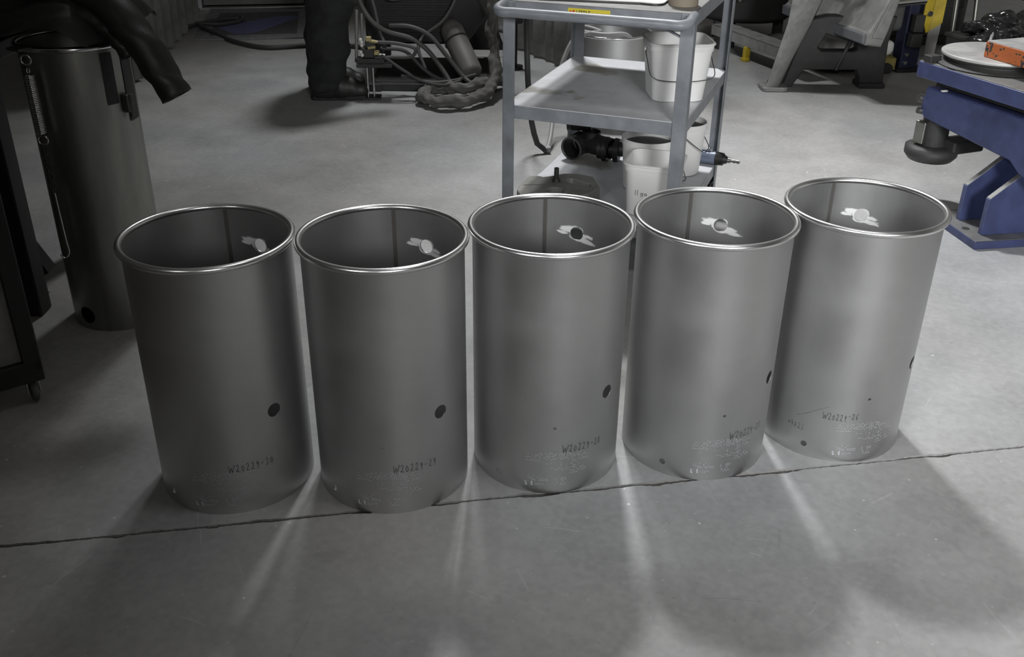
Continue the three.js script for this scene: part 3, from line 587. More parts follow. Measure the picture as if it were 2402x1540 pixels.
  part('lid_band', new THREE.TorusGeometry(0.0465, 0.002, 8, 40).rotateX(Math.PI / 2).translate(0, 0.083, 0), M.paper, tin);
}

// ---------------------------------------------------------------- blue positioner (right edge)
{
  const A = [1.5714, 0.2225, -3.8862], th = 0.383, SC = 0.843;   // far left corner of the deck
  const up = (g) => g.scale(SC, SC, SC).rotateY(th).translate(...A);
  const o = thing('welding_positioner', 'blue steel welding positioner with round table at the right edge', 'machine', [0, 0, 0], 0);
  const sl = part('deck_slab', up(box(1.1, 0.07, 1.35, 0.55, 0.365, 0.675, 0.005)), M.blue, o);
  part('deck_top', up(box(1.09, 0.004, 1.34, 0.55, 0.4015, 0.675, 0.001)), M.wornTop, sl);
  const side = shape([[0.075, 0.13], [0.04, 0.16], [0.055, 0.272], [1.2, 0.272], [1.2, 0.0], [0.74, 0.02], [0.66, 0.045], [0.6, 0.085]]);
  part('gear_housing', up(extrude(side, 0.5, 0.006).rotateY(-Math.PI / 2).translate(0.525, 0.018, 0)), M.blue, o);
  part('recess_shade', up(box(0.60, 0.05, 1.15, 0.36, 0.325, 0.65, 0.003)), M.castDark, o);  // dark strip standing in for the shade between deck and housing
  const mo = new THREE.Group(); mo.name = 'motor'; o.add(mo); mo.position.set(1.680, 0.135, -3.855); mo.rotation.y = th; mo.scale.setScalar(1.06);
  part('motor_flange', lathe([[0, 0.04], [0.080, 0.04], [0.096, 0.06], [0.096, 0.088], [0.066, 0.097], [0, 0.097]], 36), M.castDark, mo);
  part('motor_body', [cyl(0.050, 0.050, 0.20, 0.0, 0.095, 0, 28)], M.castDark, mo);
  part('terminal_box', box(0.035, 0.085, 0.05, -0.052, 0.145, -0.01, 0.006), M.oldSteel, mo);
  part('gland', [rod([-0.03, 0.215, -0.02], [-0.075, 0.225, -0.03], 0.012, 12), rod([-0.02, 0.255, -0.03], [-0.075, 0.270, -0.04], 0.014, 12)], M.oldSteel, mo);
  part('gearbox_neck', box(0.15, 0.05, 0.09, 0.09, 0.10, 0.05, 0.01), M.castDark, mo);
  part('bolt', up(rod([0.03, 0.285, 0.15], [0.055, 0.285, 0.15], 0.012, 6)), M.white, o);
  // turntable: dark body and pale disc, orange fixture plate on it
  const tx = 0.25, tz = 0.20;
  part('turntable_body', up(lathe([[0, 0.404], [0.246, 0.404], [0.246, 0.412], [0.20, 0.424], [0.222, 0.434], [0.222, 0.446], [0, 0.446]], 56).translate(tx, 0, tz)), M.castDark, o);
  part('turntable_disc', up(lathe([[0, 0.444], [0.229, 0.444], [0.232, 0.448], [0.232, 0.457], [0.228, 0.46], [0, 0.46]], 64).translate(tx, 0, tz)), mat(lin(0.62), 0.45, 0.2, { map: TX.grime }), o);
  part('stop_block', up(box(0.06, 0.03, 0.05, 0.03, 0.419, 0.05, 0.004)), M.castDark, o);
  const fx = thing('orange_fixture_plate', 'thick plate with chipped orange paint lying on the round table', 'plate', [A[0] + SC * (0.125 * Math.cos(th) + 0.245 * Math.sin(th)), A[1] + SC * 0.4605, A[2] + SC * (-0.125 * Math.sin(th) + 0.245 * Math.cos(th))], th - 0.03);
  const ot = dataTex(512, (u, v) => { const n = fbm(u, v, 14, 5, 131), m = fbm(u, v, 40, 3, 137); return n > 0.66 || (m > 0.74) ? [0.2, 0.2, 0.21] : [0.66 + 0.05 * (m - 0.5), 0.36 + 0.06 * (m - 0.5), 0.19]; }, true, 2.2);
  const pl = part('plate_core', box(0.42, 0.057, 0.63, 0.21, 0.0285, 0.315, 0.004), mat(lin(1), 0.55, 0, { map: ot }), fx);
  part('plate_face', box(0.415, 0.003, 0.625, 0.21, 0.0582, 0.315, 0.001), mat(lin(0.5), 0.6, 0, { map: TX.grime }), pl);
  // base plate, gussets, column
  const b = new THREE.Group(); b.name = 'base_frame'; o.add(b); b.position.set(1.687, 0, -3.333); b.rotation.y = 0.155;
  part('base_plate', box(0.72, 0.03, 0.32, 0.36, 0.015, -0.16, 0.003), M.blue, b);
  part('base_plate_top', box(0.715, 0.002, 0.315, 0.36, 0.031, -0.16, 0.001), M.wornTop, b);
  part('anchor_hole', cyl(0.014, 0.014, 0.003, 0.035, 0.0305, -0.125, 18), M.castDark, b);
  const gus = shape([[0.0, 0], [0.0, 0.138], [0.215, 0.318], [0.25, 0.318], [0.25, 0]]);
  for (const z of [-0.068, -0.218]) { const g = part('gusset', extrude(gus, 0.024, 0.002).translate(0.055, 0.032, z - 0.012), M.blue, b); part('gusset_edge', bar([0.058, 0.172, z], [0.268, 0.3475, z], 0.022, 0.003, 0.001), M.wornTop, g); }
  part('column', box(0.28, 0.47, 0.26, 0.43, 0.265, -0.145, 0.004), M.blue, b);
}

// black plastic bundle on a steel bin behind the positioner
{
  const bn = thing('steel_bin', 'grey steel bin with bright rolled edge behind the orange plate', 'bin', [3.10, 0, -5.52], 0.383);
  part('bin_side', [box(0.62, 0.34, 0.01, 0, 0.18, 0.25), box(0.62, 0.34, 0.01, 0, 0.18, -0.25), box(0.01, 0.34, 0.5, -0.31, 0.18, 0), box(0.01, 0.34, 0.5, 0.31, 0.18, 0), box(0.62, 0.01, 0.5, 0, 0.015, 0)], M.oldSteel, bn);
  part('rolled_edge', pipe([[-0.31, 0.352, -0.25], [0.31, 0.352, -0.25], [0.31, 0.352, 0.25], [-0.31, 0.352, 0.25]].flatMap((p, i, a) => { const q = a[(i + 1) % 4]; return [0, 0.1, 0.5, 0.9].map((t) => p.map((c, k) => c + (q[k] - c) * t)); }), 0.008, 120, 8, true), M.chrome, bn);
  const lump = new THREE.IcosahedronGeometry(1, 24), p = lump.attributes.position, v = V();
  for (let i = 0; i < p.count; i++) { v.fromBufferAttribute(p, i); const a = Math.atan2(v.z, v.x), n = 1 + 0.16 * Math.sin(5 * a + 6 * v.y) + 0.12 * Math.abs(Math.sin(9 * v.x + 4 * v.z)) - 0.14 * Math.abs(Math.sin(7 * v.y + 5 * a)) + 0.09 * Math.sin(17 * v.x - 13 * v.z); p.setXYZ(i, v.x * 0.27 * n, Math.max(-0.25, v.y) * 0.085 * n, v.z * 0.19 * n); }
  const lg = mergeVertices((lump.deleteAttribute('normal'), lump.deleteAttribute('uv'), lump), 1e-5); lg.computeVertexNormals();
  const bag = thing('plastic_sack', 'glossy black plastic sack crumpled behind the round table', 'sack', [2.62, 0.398, -5.30], 0.383);
  const cr = thing('dark_crate', 'dark crate under the black plastic sack', 'crate', [2.56, 0, -5.33], 0.383);
  part('crate_side', [box(0.4, 0.36, 0.02, 0, 0.18, 0.16), box(0.4, 0.36, 0.02, 0, 0.18, -0.16), box(0.02, 0.36, 0.3, -0.19, 0.18, 0), box(0.02, 0.36, 0.3, 0.19, 0.18, 0)], M.castDark, cr);
  part('crate_lid', box(0.42, 0.02, 0.36, 0, 0.366, 0, 0.004), M.castDark, cr);
  part('sack_body', lg, M.bag, bag);
  part('sack_tie', [pipe([[-0.22, 0.02, 0.06], [-0.27, 0.0, 0.10], [-0.285, -0.05, 0.12]], 0.008, 12, 6)], M.hosePale, bag);
}

// ---------------------------------------------------------------- cast iron machine on splayed feet
{
  const o = thing('cast_iron_machine', 'grey cast iron machine bed on splayed legs', 'machine', [0, 0, 0]);
  const zf = -5.70, X = (x) => x, leg = shape(
    [[1.47, 0.0], [1.60, 0.0], [1.66, 0.10], [1.96, 0.10], [1.985, 0.06], [1.99, 0.0], [2.125, 0.0], [2.115, 0.26], [2.14, 0.40], [1.76, 0.40], [1.66, 0.38]],
    [[[1.745, 0.205], [1.72, 0.225], [1.755, 0.30], [1.90, 0.26], [1.945, 0.245], [1.95, 0.215], [1.93, 0.205]]]);
  part('end_frame', extrude(leg, 0.09, 0.006).translate(0, 0, zf - 0.09), M.castDark, o);
  // splayed front leg with foot
  const fl = part('splayed_leg', loft([[[1.428, 0.02, -5.60], [1.490, 0.02, -5.60], [1.56, 0.02, -5.71], [1.46, 0.02, -5.71]], [[1.515, 0.37, -5.64], [1.640, 0.37, -5.64], [1.69, 0.37, -5.76], [1.55, 0.37, -5.76]], [[1.54, 0.66, -5.66], [1.74, 0.66, -5.66], [1.80, 0.66, -5.80], [1.58, 0.66, -5.80]]], true, [true, true]), M.castIron, o);
  part('foot', extrude(shape(roundedSquare(0.15, 0.03)), 0.024, 0.004).rotateX(-Math.PI / 2).translate(1.482, 0, -5.655), M.castIron, fl);
  part('foot', box(0.15, 0.03, 0.13, 2.057, 0.015, -5.745, 0.006), M.castDark, o);
  // bed: runs away from the lens
  const bd = new THREE.Group(); bd.name = 'bed'; o.add(bd); bd.position.set(1.885, 0, -5.408); bd.rotation.y = 0.245;
  const prof = shape([[0, 0.30], [0.10, 0.287], [0.125, 0.36], [0.24, 0.85], [0.16, 0.85], [0.095, 0.53], [0.012, 0.37], [0.0, 0.36]]);
  part('bed_casting', extrude(prof, 0.93, 0.008).translate(0, 0, -0.93), M.bedIron, bd);
  part('bed_ledge', box(0.03, 0.055, 0.92, -0.004, 0.332, -0.465, 0.008), mat(lin(0.22, 0.23, 0.25), 0.5, 0.2, { map: TX.grime }), bd);
  part('end_cover', extrude(shape([[0.03, 0.34], [0.10, 0.33], [0.18, 0.7], [0.14, 0.7], [0.10, 0.52]]), 0.012, 0.003), M.castIron, bd);
  part('crank_rod', rod([0.13, 0.50, -0.05], [0.40, 0.50, -0.12], 0.016, 16), M.chrome, bd);
  part('stay_rod', rod([0.02, 0.30, -0.42], [-0.06, 0.10, -0.40], 0.012, 10), M.castDark, o.children[0]).position.set(1.90, 0, -5.30);
  part('slide_block', [box(0.12, 0.26, 0.3, 0.06, 0.70, -0.50, 0.02), rod([-0.02, 0.62, -0.34], [0.04, 0.60, -0.22], 0.02, 16)], M.castIron, bd);
  part('gear_case', box(0.22, 0.5, 0.5, 0.28, 0.56, -0.5, 0.03), M.gearCase, bd);

  // long pale channel on blocks behind the left leg
  const ch = thing('steel_channel', 'pale steel channel bar on blocks left of the cast iron machine', 'beam', [1.505, 0, -6.31], 0.374);
  part('channel_web', box(0.14, 0.008, 1.0, 0.06, 0.146, 0, 0.002), mat(lin(0.46), 0.5, 0.3, { map: TX.grime }), ch);
  for (const x of [-0.006, 0.126]) part('channel_flange', box(0.008, 0.066, 1.0, x, 0.117, 0, 0.002), mat(lin(0.46), 0.5, 0.3, { map: TX.grime }), ch);
  for (const z of [-0.44, 0.3]) part('support_block', box(0.13, 0.084, 0.06, 0.06, 0.042, z, 0.004), M.castDark, ch);
  const cp = single('curved_cover', extrude(shape([[-0.25, 0], [-0.2, 0.04], [-0.08, 0.06], [0.1, 0.055], [0.25, 0.03], [0.25, 0], [0.1, 0.03], [-0.08, 0.035], [-0.2, 0.015]]), 0.3, 0.003).translate(0, 0, -0.15), M.wornTop, 'low curved grey cover on the floor behind the pale channel bar', 'cover', [1.92, 0.0, -6.85], 0.3);
  const yb = thing('yellow_block', 'small yellow rubber block beside the pale channel bar', 'block', [1.475, 0, -6.38], 0.4);
  part('block_body', [box(0.045, 0.085, 0.03, 0, 0.043, 0, 0.008), box(0.04, 0.02, 0.05, -0.02, 0.01, 0.02, 0.004)], M.yellow, yb);
}

// yellow low truck with white load, post, guard, dark machine cabinet behind
{
  const y = thing('yellow_truck', 'low yellow hand truck on small wheels behind the machine legs', 'truck', [0, 0, 0]);
  part('truck_deck', extrude(shape([[1.86, 0.015], [2.325, 0.015], [2.325, 0.085], [1.86, 0.085]]), 0.26, 0.008).translate(0, 0, -6.34), M.yellowDirty, y);
  for (const x of [1.96, 2.27]) part('wheel', rod([x, 0.03, -6.08], [x, 0.03, -6.05], 0.03, 20), M.blackRubber, y);
  const ws = thing('white_sack', 'white folded sack lying on the yellow truck', 'sack', [2.10, 0.086, -6.22], 0.1);
  const sg = new RoundedBoxGeometry(0.44, 0.09, 0.2, 4, 0.035), p = sg.attributes.position; for (let i = 0; i < p.count; i++) p.setY(i, p.getY(i) + 0.012 * Math.sin(23 * p.getX(i) + 11 * p.getZ(i))); sg.computeVertexNormals();
  part('sack_body', sg.translate(0, 0.055, 0), M.white, ws);

  const po = thing('guard_post', 'dark blue steel post right of the cast iron machine', 'post', [2.415, 0, -6.19], 0.2);
  part('post_shaft', box(0.12, 2.2, 0.10, 0, 1.1, 0, 0.006), M.navy, po); part('post_plate', box(0.2, 0.02, 0.2, 0, 0.01, 0, 0.003), M.black, po);
  for (const h of [0.05, 0.10]) part('bolt', rod([-0.03, h, 0.05], [-0.03, h, 0.062], 0.012, 6), M.chrome, po);
  const yg = thing('yellow_guard', 'bright yellow folded guard hanging beside the dark blue post', 'guard', [2.455, 0, -6.06], 0.1);
  part('guard_plate', extrude(shape([[-0.035, 0.33], [0.0, 0.245], [0.02, 0.255], [0.03, 0.95], [-0.03, 0.95]]), 0.012, 0.002), M.yellow, yg);
  part('guard_flange', extrude(shape([[0, 0.25], [0.06, 0.30], [0.06, 0.95], [0, 0.95]]), 0.008, 0.001).rotateY(-0.6).translate(0.022, 0.01, 0.012), M.yellow, yg);
  part('guard_bolt', rod([-0.005, 0.36, 0.01], [-0.005, 0.36, 0.03], 0.017, 6), M.chrome, yg);
  part('guard_bracket', [box(0.06, 0.10, 0.05, -0.05, 0.30, -0.01, 0.004), box(0.07, 0.08, 0.06, -0.05, 0.20, -0.01, 0.006)], M.castDark, yg);

  const cb = thing('dark_machine_cabinet', 'dark machine cabinet standing behind the yellow guard', 'cabinet', [2.66, 0, -7.1], PHI);
  part('cabinet_body', box(0.72, 1.6, 0.5, 0, 0.86, 0, 0.02), M.castDark, cb); part('cabinet_plinth', box(0.68, 0.06, 0.46, 0, 0.03, 0, 0.004), M.black, cb);
  part('cabinet_door', box(0.32, 1.2, 0.012, -0.17, 0.85, 0.256, 0.004), M.castDark, cb); part('cabinet_door', box(0.32, 1.2, 0.012, 0.17, 0.85, 0.256, 0.004), M.castDark, cb);
  const pb = single('pale_plate', extrude(shape([[-0.05, 0], [0.02, 0.0], [0.06, 0.42], [0.04, 0.45], [-0.01, 0.45], [-0.035, 0.40]]), 0.012, 0.002), M.white, 'pale steel plate leaning against the dark machine cabinet', 'plate', [2.72, 0.0, -6.56], 0.2);
  pb.rotation.x = -0.12;
  [[[2.80, 0.0, -6.46], [2.86, 1.3, -6.80], 'thin steel bar leaning left against the dark machine cabinet'], [[2.95, 0.0, -6.48], [2.98, 1.2, -6.84], 'thin steel bar leaning right against the dark machine cabinet']].forEach(([a, b, l]) => {
    single('steel_bar', rod(a, b, 0.014, 12), M.oldSteel, l, 'bar');
  });
  const tk = thing('dark_tank', 'dark round machine tank behind the shop cart', 'tank', [1.62, 0, -7.25], 0);
  part('tank_shell', lathe([[0, 0.12], [0.30, 0.12], [0.34, 0.16], [0.34, 0.9], [0.3, 0.95], [0, 0.97]], 48), M.castDark, tk);
  for (const a of [0.4, 2.5, 4.6]) part('tank_leg', box(0.06, 0.13, 0.06, 0.25 * Math.cos(a), 0.065, 0.25 * Math.sin(a), 0.004), M.castDark, tk);
  part('valve', [rod([-0.12, 0.30, 0.33], [-0.12, 0.30, 0.40], 0.018, 12), rod([-0.16, 0.30, 0.40], [-0.08, 0.30, 0.40], 0.012, 10)], M.oldSteel, tk);
}

// ---------------------------------------------------------------- curtain strips, mat, floor hose
function pleats(name, label, a, b, h, n, y0 = 0.015, cm = M.curtain) {
  const o = thing(name, label, 'curtain', [0, 0, 0]); const N = n, dx = (b[0] - a[0]) / N, dz = (b[1] - a[1]) / N, L = Math.hypot(dx, dz), tx = dx / L, tz = dz / L;
  const s = []; for (let i = 0; i <= 10; i++) { const u = i / 10; s.push([(u - 0.5) * L * 1.06, 0.028 * Math.sin(u * Math.PI)]); }
  const pts = [...s, ...s.slice().reverse().map(([x, y]) => [x, y - 0.006])];
  const g = extrude(shape(pts), h, 0).rotateX(-Math.PI / 2);
  for (let k = 0; k < N; k++) { const m = part('curtain_strip', g, cm, o); m.position.set(a[0] + dx * (k + 0.5), y0, a[1] + dz * (k + 0.5)); m.rotation.y = Math.atan2(-tz, tx) + (k % 2 ? 0.16 : -0.12); }
  part('curtain_rail', bar([a[0], y0 + h + 0.02, a[1]], [b[0], y0 + h + 0.02, b[1]], 0.04, 0.05), M.darkSteel, o);
  return o;
}
pleats('strip_curtain', 'dark strip curtain hanging on the left in front of the door', [-2.12, -5.35], [-2.33, -7.5], 2.3, 20);
pleats('strip_curtain', 'grey strip curtain seen through the shop cart', [-0.06, -6.72], [0.50, -5.72], 2.3, 9, 0.015, M.curtainGrey);
{
  const c = hall(-0.575, -7.58), mt = dataTex(256, (u, v) => {
    const n = 0.9 + 0.2 * (fbm(u, v, 40, 3, 141) - 0.5), e = Math.min(u, 1 - u, v, 1 - v);
    if (e < 0.11) return [0.58 * n, 0.58 * n, 0.59 * n];
    const s = v - 0.5 - 0.16 * Math.sin((u - 0.1) * 6.0), w = 0.22 * Math.sin(Math.PI * Math.min(1, Math.max(0, (u - 0.08) / 0.84)));
    return Math.abs(s) < w ? [0.46 * n, 0.48 * n, 0.64 * n] : [0.40 * n, 0.40 * n, 0.41 * n];
  }, true, 1);
  const g = box(0.76, 0.012, 1.08, 0, 0.006, 0, 0.004), p = g.attributes.position, uv = g.attributes.uv; for (let i = 0; i < p.count; i++) uv.setXY(i, p.getX(i) / 0.76 + 0.5, p.getZ(i) / 1.08 + 0.5);
  single('door_mat', g, mat(lin(1), 0.95, 0, { map: mt }), 'grey door mat with blue swoosh pattern in front of the door', 'mat', c, PHI);
  const fh = thing('floor_hose', 'dark rubber hose looping over the mat towards the worker', 'hose', [0, 0, 0]);
  part('hose_line', cappedPipe([[-2.30, 0.03, -7.10], [-2.15, 0.028, -7.38], [-2.02, 0.028, -7.46], [-1.99, 0.028, -7.36], [-2.10, 0.028, -7.22], [-2.24, 0.04, -7.16], [-2.05, 0.016, -6.93], [-1.85, 0.016, -6.68], [-1.62, 0.016, -6.53], [-1.38, 0.016, -6.60], [-1.15, 0.016, -6.62], [-0.95, 0.016, -6.55]], 0.015, 140, 8), M.hose, fh);
}

// ---------------------------------------------------------------- tub, grey hose, black drop hose behind the cart
{
  const t = thing('steel_tub', 'round stainless tub on the floor behind the shop cart', 'tub', [0.49, 0, -5.05], 0);
  part('tub_wall', lathe([[0, 0.002], [0.183, 0.002], [0.186, 0.006], [0.188, 0.43], [0.184, 0.43], [0.183, 0.012], [0, 0.012]], 72), mat(lin(0.6), 0.42, 1), t);
  part('tub_rim', new THREE.TorusGeometry(0.189, 0.006, 10, 72).rotateX(Math.PI / 2).translate(0, 0.43, 0), M.rim, t);
  const h = thing('grey_hose', 'pale grey hose lying over the rim of the stainless tub', 'hose', [0, 0, 0]);
  part('hose_line', cappedPipe([[0.60, 0.30, -5.0], [0.58, 0.40, -4.92], [0.53, 0.452, -4.868], [0.44, 0.452, -4.86], [0.36, 0.452, -4.90], [0.30, 0.450, -4.99], [0.34, 0.452, -5.05], [0.42, 0.44, -5.0], [0.36, 0.452, -4.89], [0.29, 0.44, -4.84], [0.24, 0.36, -4.80], [0.205, 0.24, -4.74], [0.185, 0.12, -4.62], [0.17, 0.05, -4.50], [0.155, 0.02, -4.42]], 0.0105, 160, 8), M.hosePale, h);
  const d = thing('drop_hose', 'black air hose hanging down behind the left cart legs', 'hose', [0, 0, 0]);
  part('hose_line', cappedPipe([[0.045, 5.9, -4.55], [0.045, 3, -4.52], [0.045, 1.2, -4.5], [0.05, 0.6, -4.47], [0.062, 0.30, -4.44], [0.085, 0.12, -4.42], [0.115, 0.035, -4.41], [0.145, 0.018, -4.41]], 0.013, 120, 8), M.hose, d);
  part('coupler', rod([0.138, 0.018, -4.412], [0.168, 0.02, -4.42], 0.015, 14), M.hosePale, d);
  const st = thing('dark_pole', 'slim dark pole standing in front of the grey strip curtain', 'pole', [0.0, 0, -6.08]);
  part('pole_shaft', rod([0, 0.02, 0], [0, 1.6, 0], 0.014, 12), M.black, st); part('pole_foot', cyl(0.05, 0.05, 0.02, 0, 0, 0, 20), M.black, st);
  part('pole_clamp', box(0.09, 0.12, 0.05, 0.0, 0.33, 0, 0.01), M.black, st);
}

// ---------------------------------------------------------------- welder with manifold, cables and lagged hose
{
  const w = thing('welding_machine', 'dark welding machine on a skid behind the worker', 'machine', [0, 0, 0]);
  const out = shape([[-0.86, 0.20], [-0.28, 0.20], [-0.16, 0.36], [-0.30, 0.62], [-0.30, 1.05], [-0.86, 1.05]]);
  part('machine_case', extrude(out, 0.55, 0.012).translate(0, 0, -6.35), M.black, w);
  for (let k = 0; k < 9; k++) part('louvre', box(0.40, 0.010, 0.012, -0.56, 0.26 + k * 0.03, -5.797, 0.003), M.castDark, w);
  part('skid', [box(0.72, 0.04, 0.07, -0.46, 0.02, -5.55, 0.004), box(0.72, 0.04, 0.07, -0.46, 0.02, -6.15, 0.004), box(0.07, 0.04, 0.7, -0.78, 0.02, -5.85, 0.004), box(0.07, 0.04, 0.7, -0.16, 0.02, -5.85, 0.004), box(0.62, 0.008, 0.6, -0.47, 0.042, -5.85, 0.002)], M.castDark, w);
  for (const [x, z] of [[-0.8, -5.9], [-0.34, -5.9], [-0.8, -6.25], [-0.34, -6.25]]) part('stand_off', box(0.05, 0.17, 0.05, x, 0.12, z, 0.004), M.black, w);
  const slope = thing('dark_sheet', 'dark sloping steel sheet leaning right of the welding machine', 'sheet', [0, 0, 0]);
  part('sheet_plate', extrude(shape([[-0.36, 0.045], [-0.06, 0.045], [-0.20, 0.40], [-0.26, 0.60], [-0.36, 0.60]]), 0.012, 0.002).translate(0, 0, -6.40), M.castDark, slope);

  const g = thing('gas_cylinder', 'grey gas bottle leaning in front of the welding machine', 'cylinder', [-0.247, 0.10, -5.56]);
  g.quaternion.setFromUnitVectors(V(0, 1, 0), V(-0.155, 0.25, -0.28).normalize());
  part('cylinder_body', lathe([[0, -0.03], [0.05, -0.028], [0.066, 0.0], [0.066, 0.30], [0.05, 0.34], [0.022, 0.36], [0.022, 0.40], [0, 0.40]], 36), M.bottle, g);
  part('collar', new THREE.TorusGeometry(0.067, 0.005, 8, 36).rotateX(Math.PI / 2).translate(0, 0.22, 0), M.castDark, g);

  const m = thing('valve_manifold', 'valve manifold with brass fittings and white caps on thin legs', 'manifold', [-0.785, 0, -5.36], 0.05);
  part('manifold_plate', [box(0.19, 0.02, 0.10, 0.03, 0.185, 0, 0.003), box(0.15, 0.03, 0.07, 0.01, 0.205, 0, 0.003)], M.castDark, m);
  part('manifold_leg', rod([-0.012, 0.0, 0.02], [-0.012, 0.176, 0.02], 0.006, 10), M.chrome, m); part('manifold_leg', rod([0.02, 0.0, 0.02], [0.02, 0.176, 0.02], 0.006, 10), M.chrome, m);
  part('foot_plate', box(0.10, 0.012, 0.09, 0.005, 0.006, 0.0, 0.003), M.castDark, m);
  part('valve_block', [box(0.06, 0.05, 0.05, 0.0, 0.245, 0, 0.006), box(0.05, 0.04, 0.05, 0.01, 0.292, 0, 0.006)], M.castDark, m);
  for (const y of [0.238, 0.255, 0.29, 0.305, 0.318]) part('cap', new THREE.SphereGeometry(0.010, 14, 10).translate(-0.035 + 0.004 * Math.sin(y * 90), y, 0.03), M.white, m);
  part('brass_fitting', [box(0.03, 0.026, 0.03, 0.006, 0.322, 0.025, 0.005), rod([0.01, 0.312, 0.025], [0.05, 0.306, 0.025], 0.009, 6)], M.brass, m);
  part('brass_fitting', [box(0.03, 0.022, 0.03, 0.045, 0.25, 0.025, 0.005), rod([0.0, 0.275, 0.025], [0.04, 0.28, 0.025], 0.009, 6)], M.brass, m);
  part('barb', rod([0.05, 0.306, 0.025], [0.085, 0.304, 0.025], 0.007, 10), M.oldSteel, m); part('barb', rod([0.05, 0.24, 0.025], [0.09, 0.236, 0.025], 0.007, 10), M.oldSteel, m);
  part('guard_rod', rod([-0.07, 0.19, -0.02], [-0.055, 0.46, -0.04], 0.009, 10), M.castIron, m); part('guard_rod', rod([-0.035, 0.19, -0.02], [-0.03, 0.44, -0.04], 0.007, 10), M.castIron, m);

  const cables = [
    [[[-0.84, 1.0, -5.62], [-0.845, 0.62, -5.50], [-0.83, 0.50, -5.44], [-0.77, 0.40, -5.42], [-0.70, 0.345, -5.44], [-0.56, 0.30, -5.46], [-0.50, 0.26, -5.46], [-0.46, 0.22, -5.46], [-0.38, 0.12, -5.42], [-0.34, 0.06, -5.38]], M.hoseGrey, 0.013, 'thick grey cable running from the worker down to the lagged hose'],
    [[[-0.72, 0.305, -5.335], [-0.62, 0.30, -5.33], [-0.53, 0.27, -5.34], [-0.55, 0.23, -5.36], [-0.66, 0.22, -5.37], [-0.72, 0.215, -5.37]], M.hoseGrey, 0.010, 'grey cable doubled back from the manifold'],
    [[[-0.71, 0.235, -5.335], [-0.60, 0.16, -5.33], [-0.50, 0.10, -5.34], [-0.38, 0.075, -5.36], [-0.30, 0.09, -5.40]], M.hose, 0.009, 'black cable dropping from the lower manifold barb'],
    [[[-0.72, 0.26, -5.40], [-0.60, 0.24, -5.43], [-0.50, 0.14, -5.45], [-0.40, 0.08, -5.44], [-0.28, 0.065, -5.40]], M.hose, 0.010, 'black cable slanting across the skid'],
    [[[-0.68, 0.36, -5.5], [-0.57, 0.36, -5.48], [-0.47, 0.32, -5.47], [-0.38, 0.22, -5.46], [-0.28, 0.10, -5.44], [-0.22, 0.07, -5.38]], M.hoseGrey, 0.012, 'grey cable arching over the machine front'],
    [[[-0.86, 0.9, -5.76], [-0.80, 0.55, -5.74], [-0.70, 0.46, -5.72], [-0.58, 0.50, -5.72], [-0.52, 0.62, -5.74], [-0.50, 0.9, -5.76]], M.hoseGrey, 0.009, 'grey cable hanging in a loop on the dark machine case'],
    [[[-0.30, 0.9, -5.77], [-0.32, 0.52, -5.74], [-0.40, 0.36, -5.70], [-0.52, 0.27, -5.66], [-0.54, 0.22, -5.6], [-0.5, 0.12, -5.54]], M.hoseGrey, 0.010, 'grey cable hanging at the right of the dark machine case'],
    [[[-0.80, 1.0, -5.5], [-0.79, 0.6, -5.5], [-0.755, 0.44, -5.48], [-0.73, 0.34, -5.44], [-0.70, 0.28, -5.40]], M.hoseGrey, 0.010, 'grey cable coming down beside the worker to the manifold'],
    [[[-0.62, 0.10, -5.45], [-0.45, 0.085, -5.38], [-0.34, 0.09, -5.40], [-0.22, 0.10, -5.5]], M.hoseGrey, 0.009, 'short grey cable lying across the skid front'],
    [[[-0.32, 0.02, -7.1], [-0.18, 0.02, -7.25], [-0.05, 0.02, -7.15], [0.02, 0.02, -7.3]], M.hosePale, 0.016, 'pale hose curled on the far floor beyond the welding machine'],
  ];
  for (const [pts, mm, r, label] of cables) single('cable', cappedPipe(pts, r, 70, 7), mm, label, 'cable', [0, 0, 0], 0, 'cables round the welding machine');

  // cloth-lagged hose: lumpy thick loop on the floor that rises behind the cart leg
  const lag = (pts, r, N, K = 12) => { const c = new THREE.CatmullRomCurve3(pts.map((q) => V(...q))), rings = []; const fr = c.computeFrenetFrames(N, false);
    for (let k = 0; k <= N; k++) { const s = k / N, o = c.getPointAt(s), ring = []; for (let i = 0; i < K; i++) { const a = i / K * 6.2832, w = 1 + 0.17 * Math.sin(k * 0.53 + a) + 0.13 * Math.sin(k * 0.91 + 2 * a + Math.sin(k * 0.23)) + 0.10 * Math.sin(k * 1.37 - 3 * a) + 0.12 * Math.sin(k * 0.37); ring.push(o.clone().addScaledVector(fr.normals[k], r * w * Math.cos(a)).addScaledVector(fr.binormals[k], r * w * Math.sin(a)).toArray()); } rings.push(ring); }
    return loft(rings, true, [true, true]); };
  const lh = thing('lagged_hose', 'grey cloth wrapped hose looped on the floor beside the cart', 'hose', [0, 0, 0]);
  part('hose_loop', lag([[-0.095, 1.3, -5.62], [-0.11, 0.6, -5.60], [-0.13, 0.36, -5.58], [-0.12, 0.24, -5.54], [-0.105, 0.14, -5.44], [-0.13, 0.075, -5.32], [-0.20, 0.05, -5.20], [-0.30, 0.045, -5.13], [-0.42, 0.045, -5.14], [-0.49, 0.045, -5.24], [-0.47, 0.05, -5.36], [-0.38, 0.05, -5.40], [-0.28, 0.06, -5.36], [-0.20, 0.07, -5.40], [-0.14, 0.06, -5.50], [-0.05, 0.05, -5.60]], 0.031, 190, 14), M.wrap, lh);
}

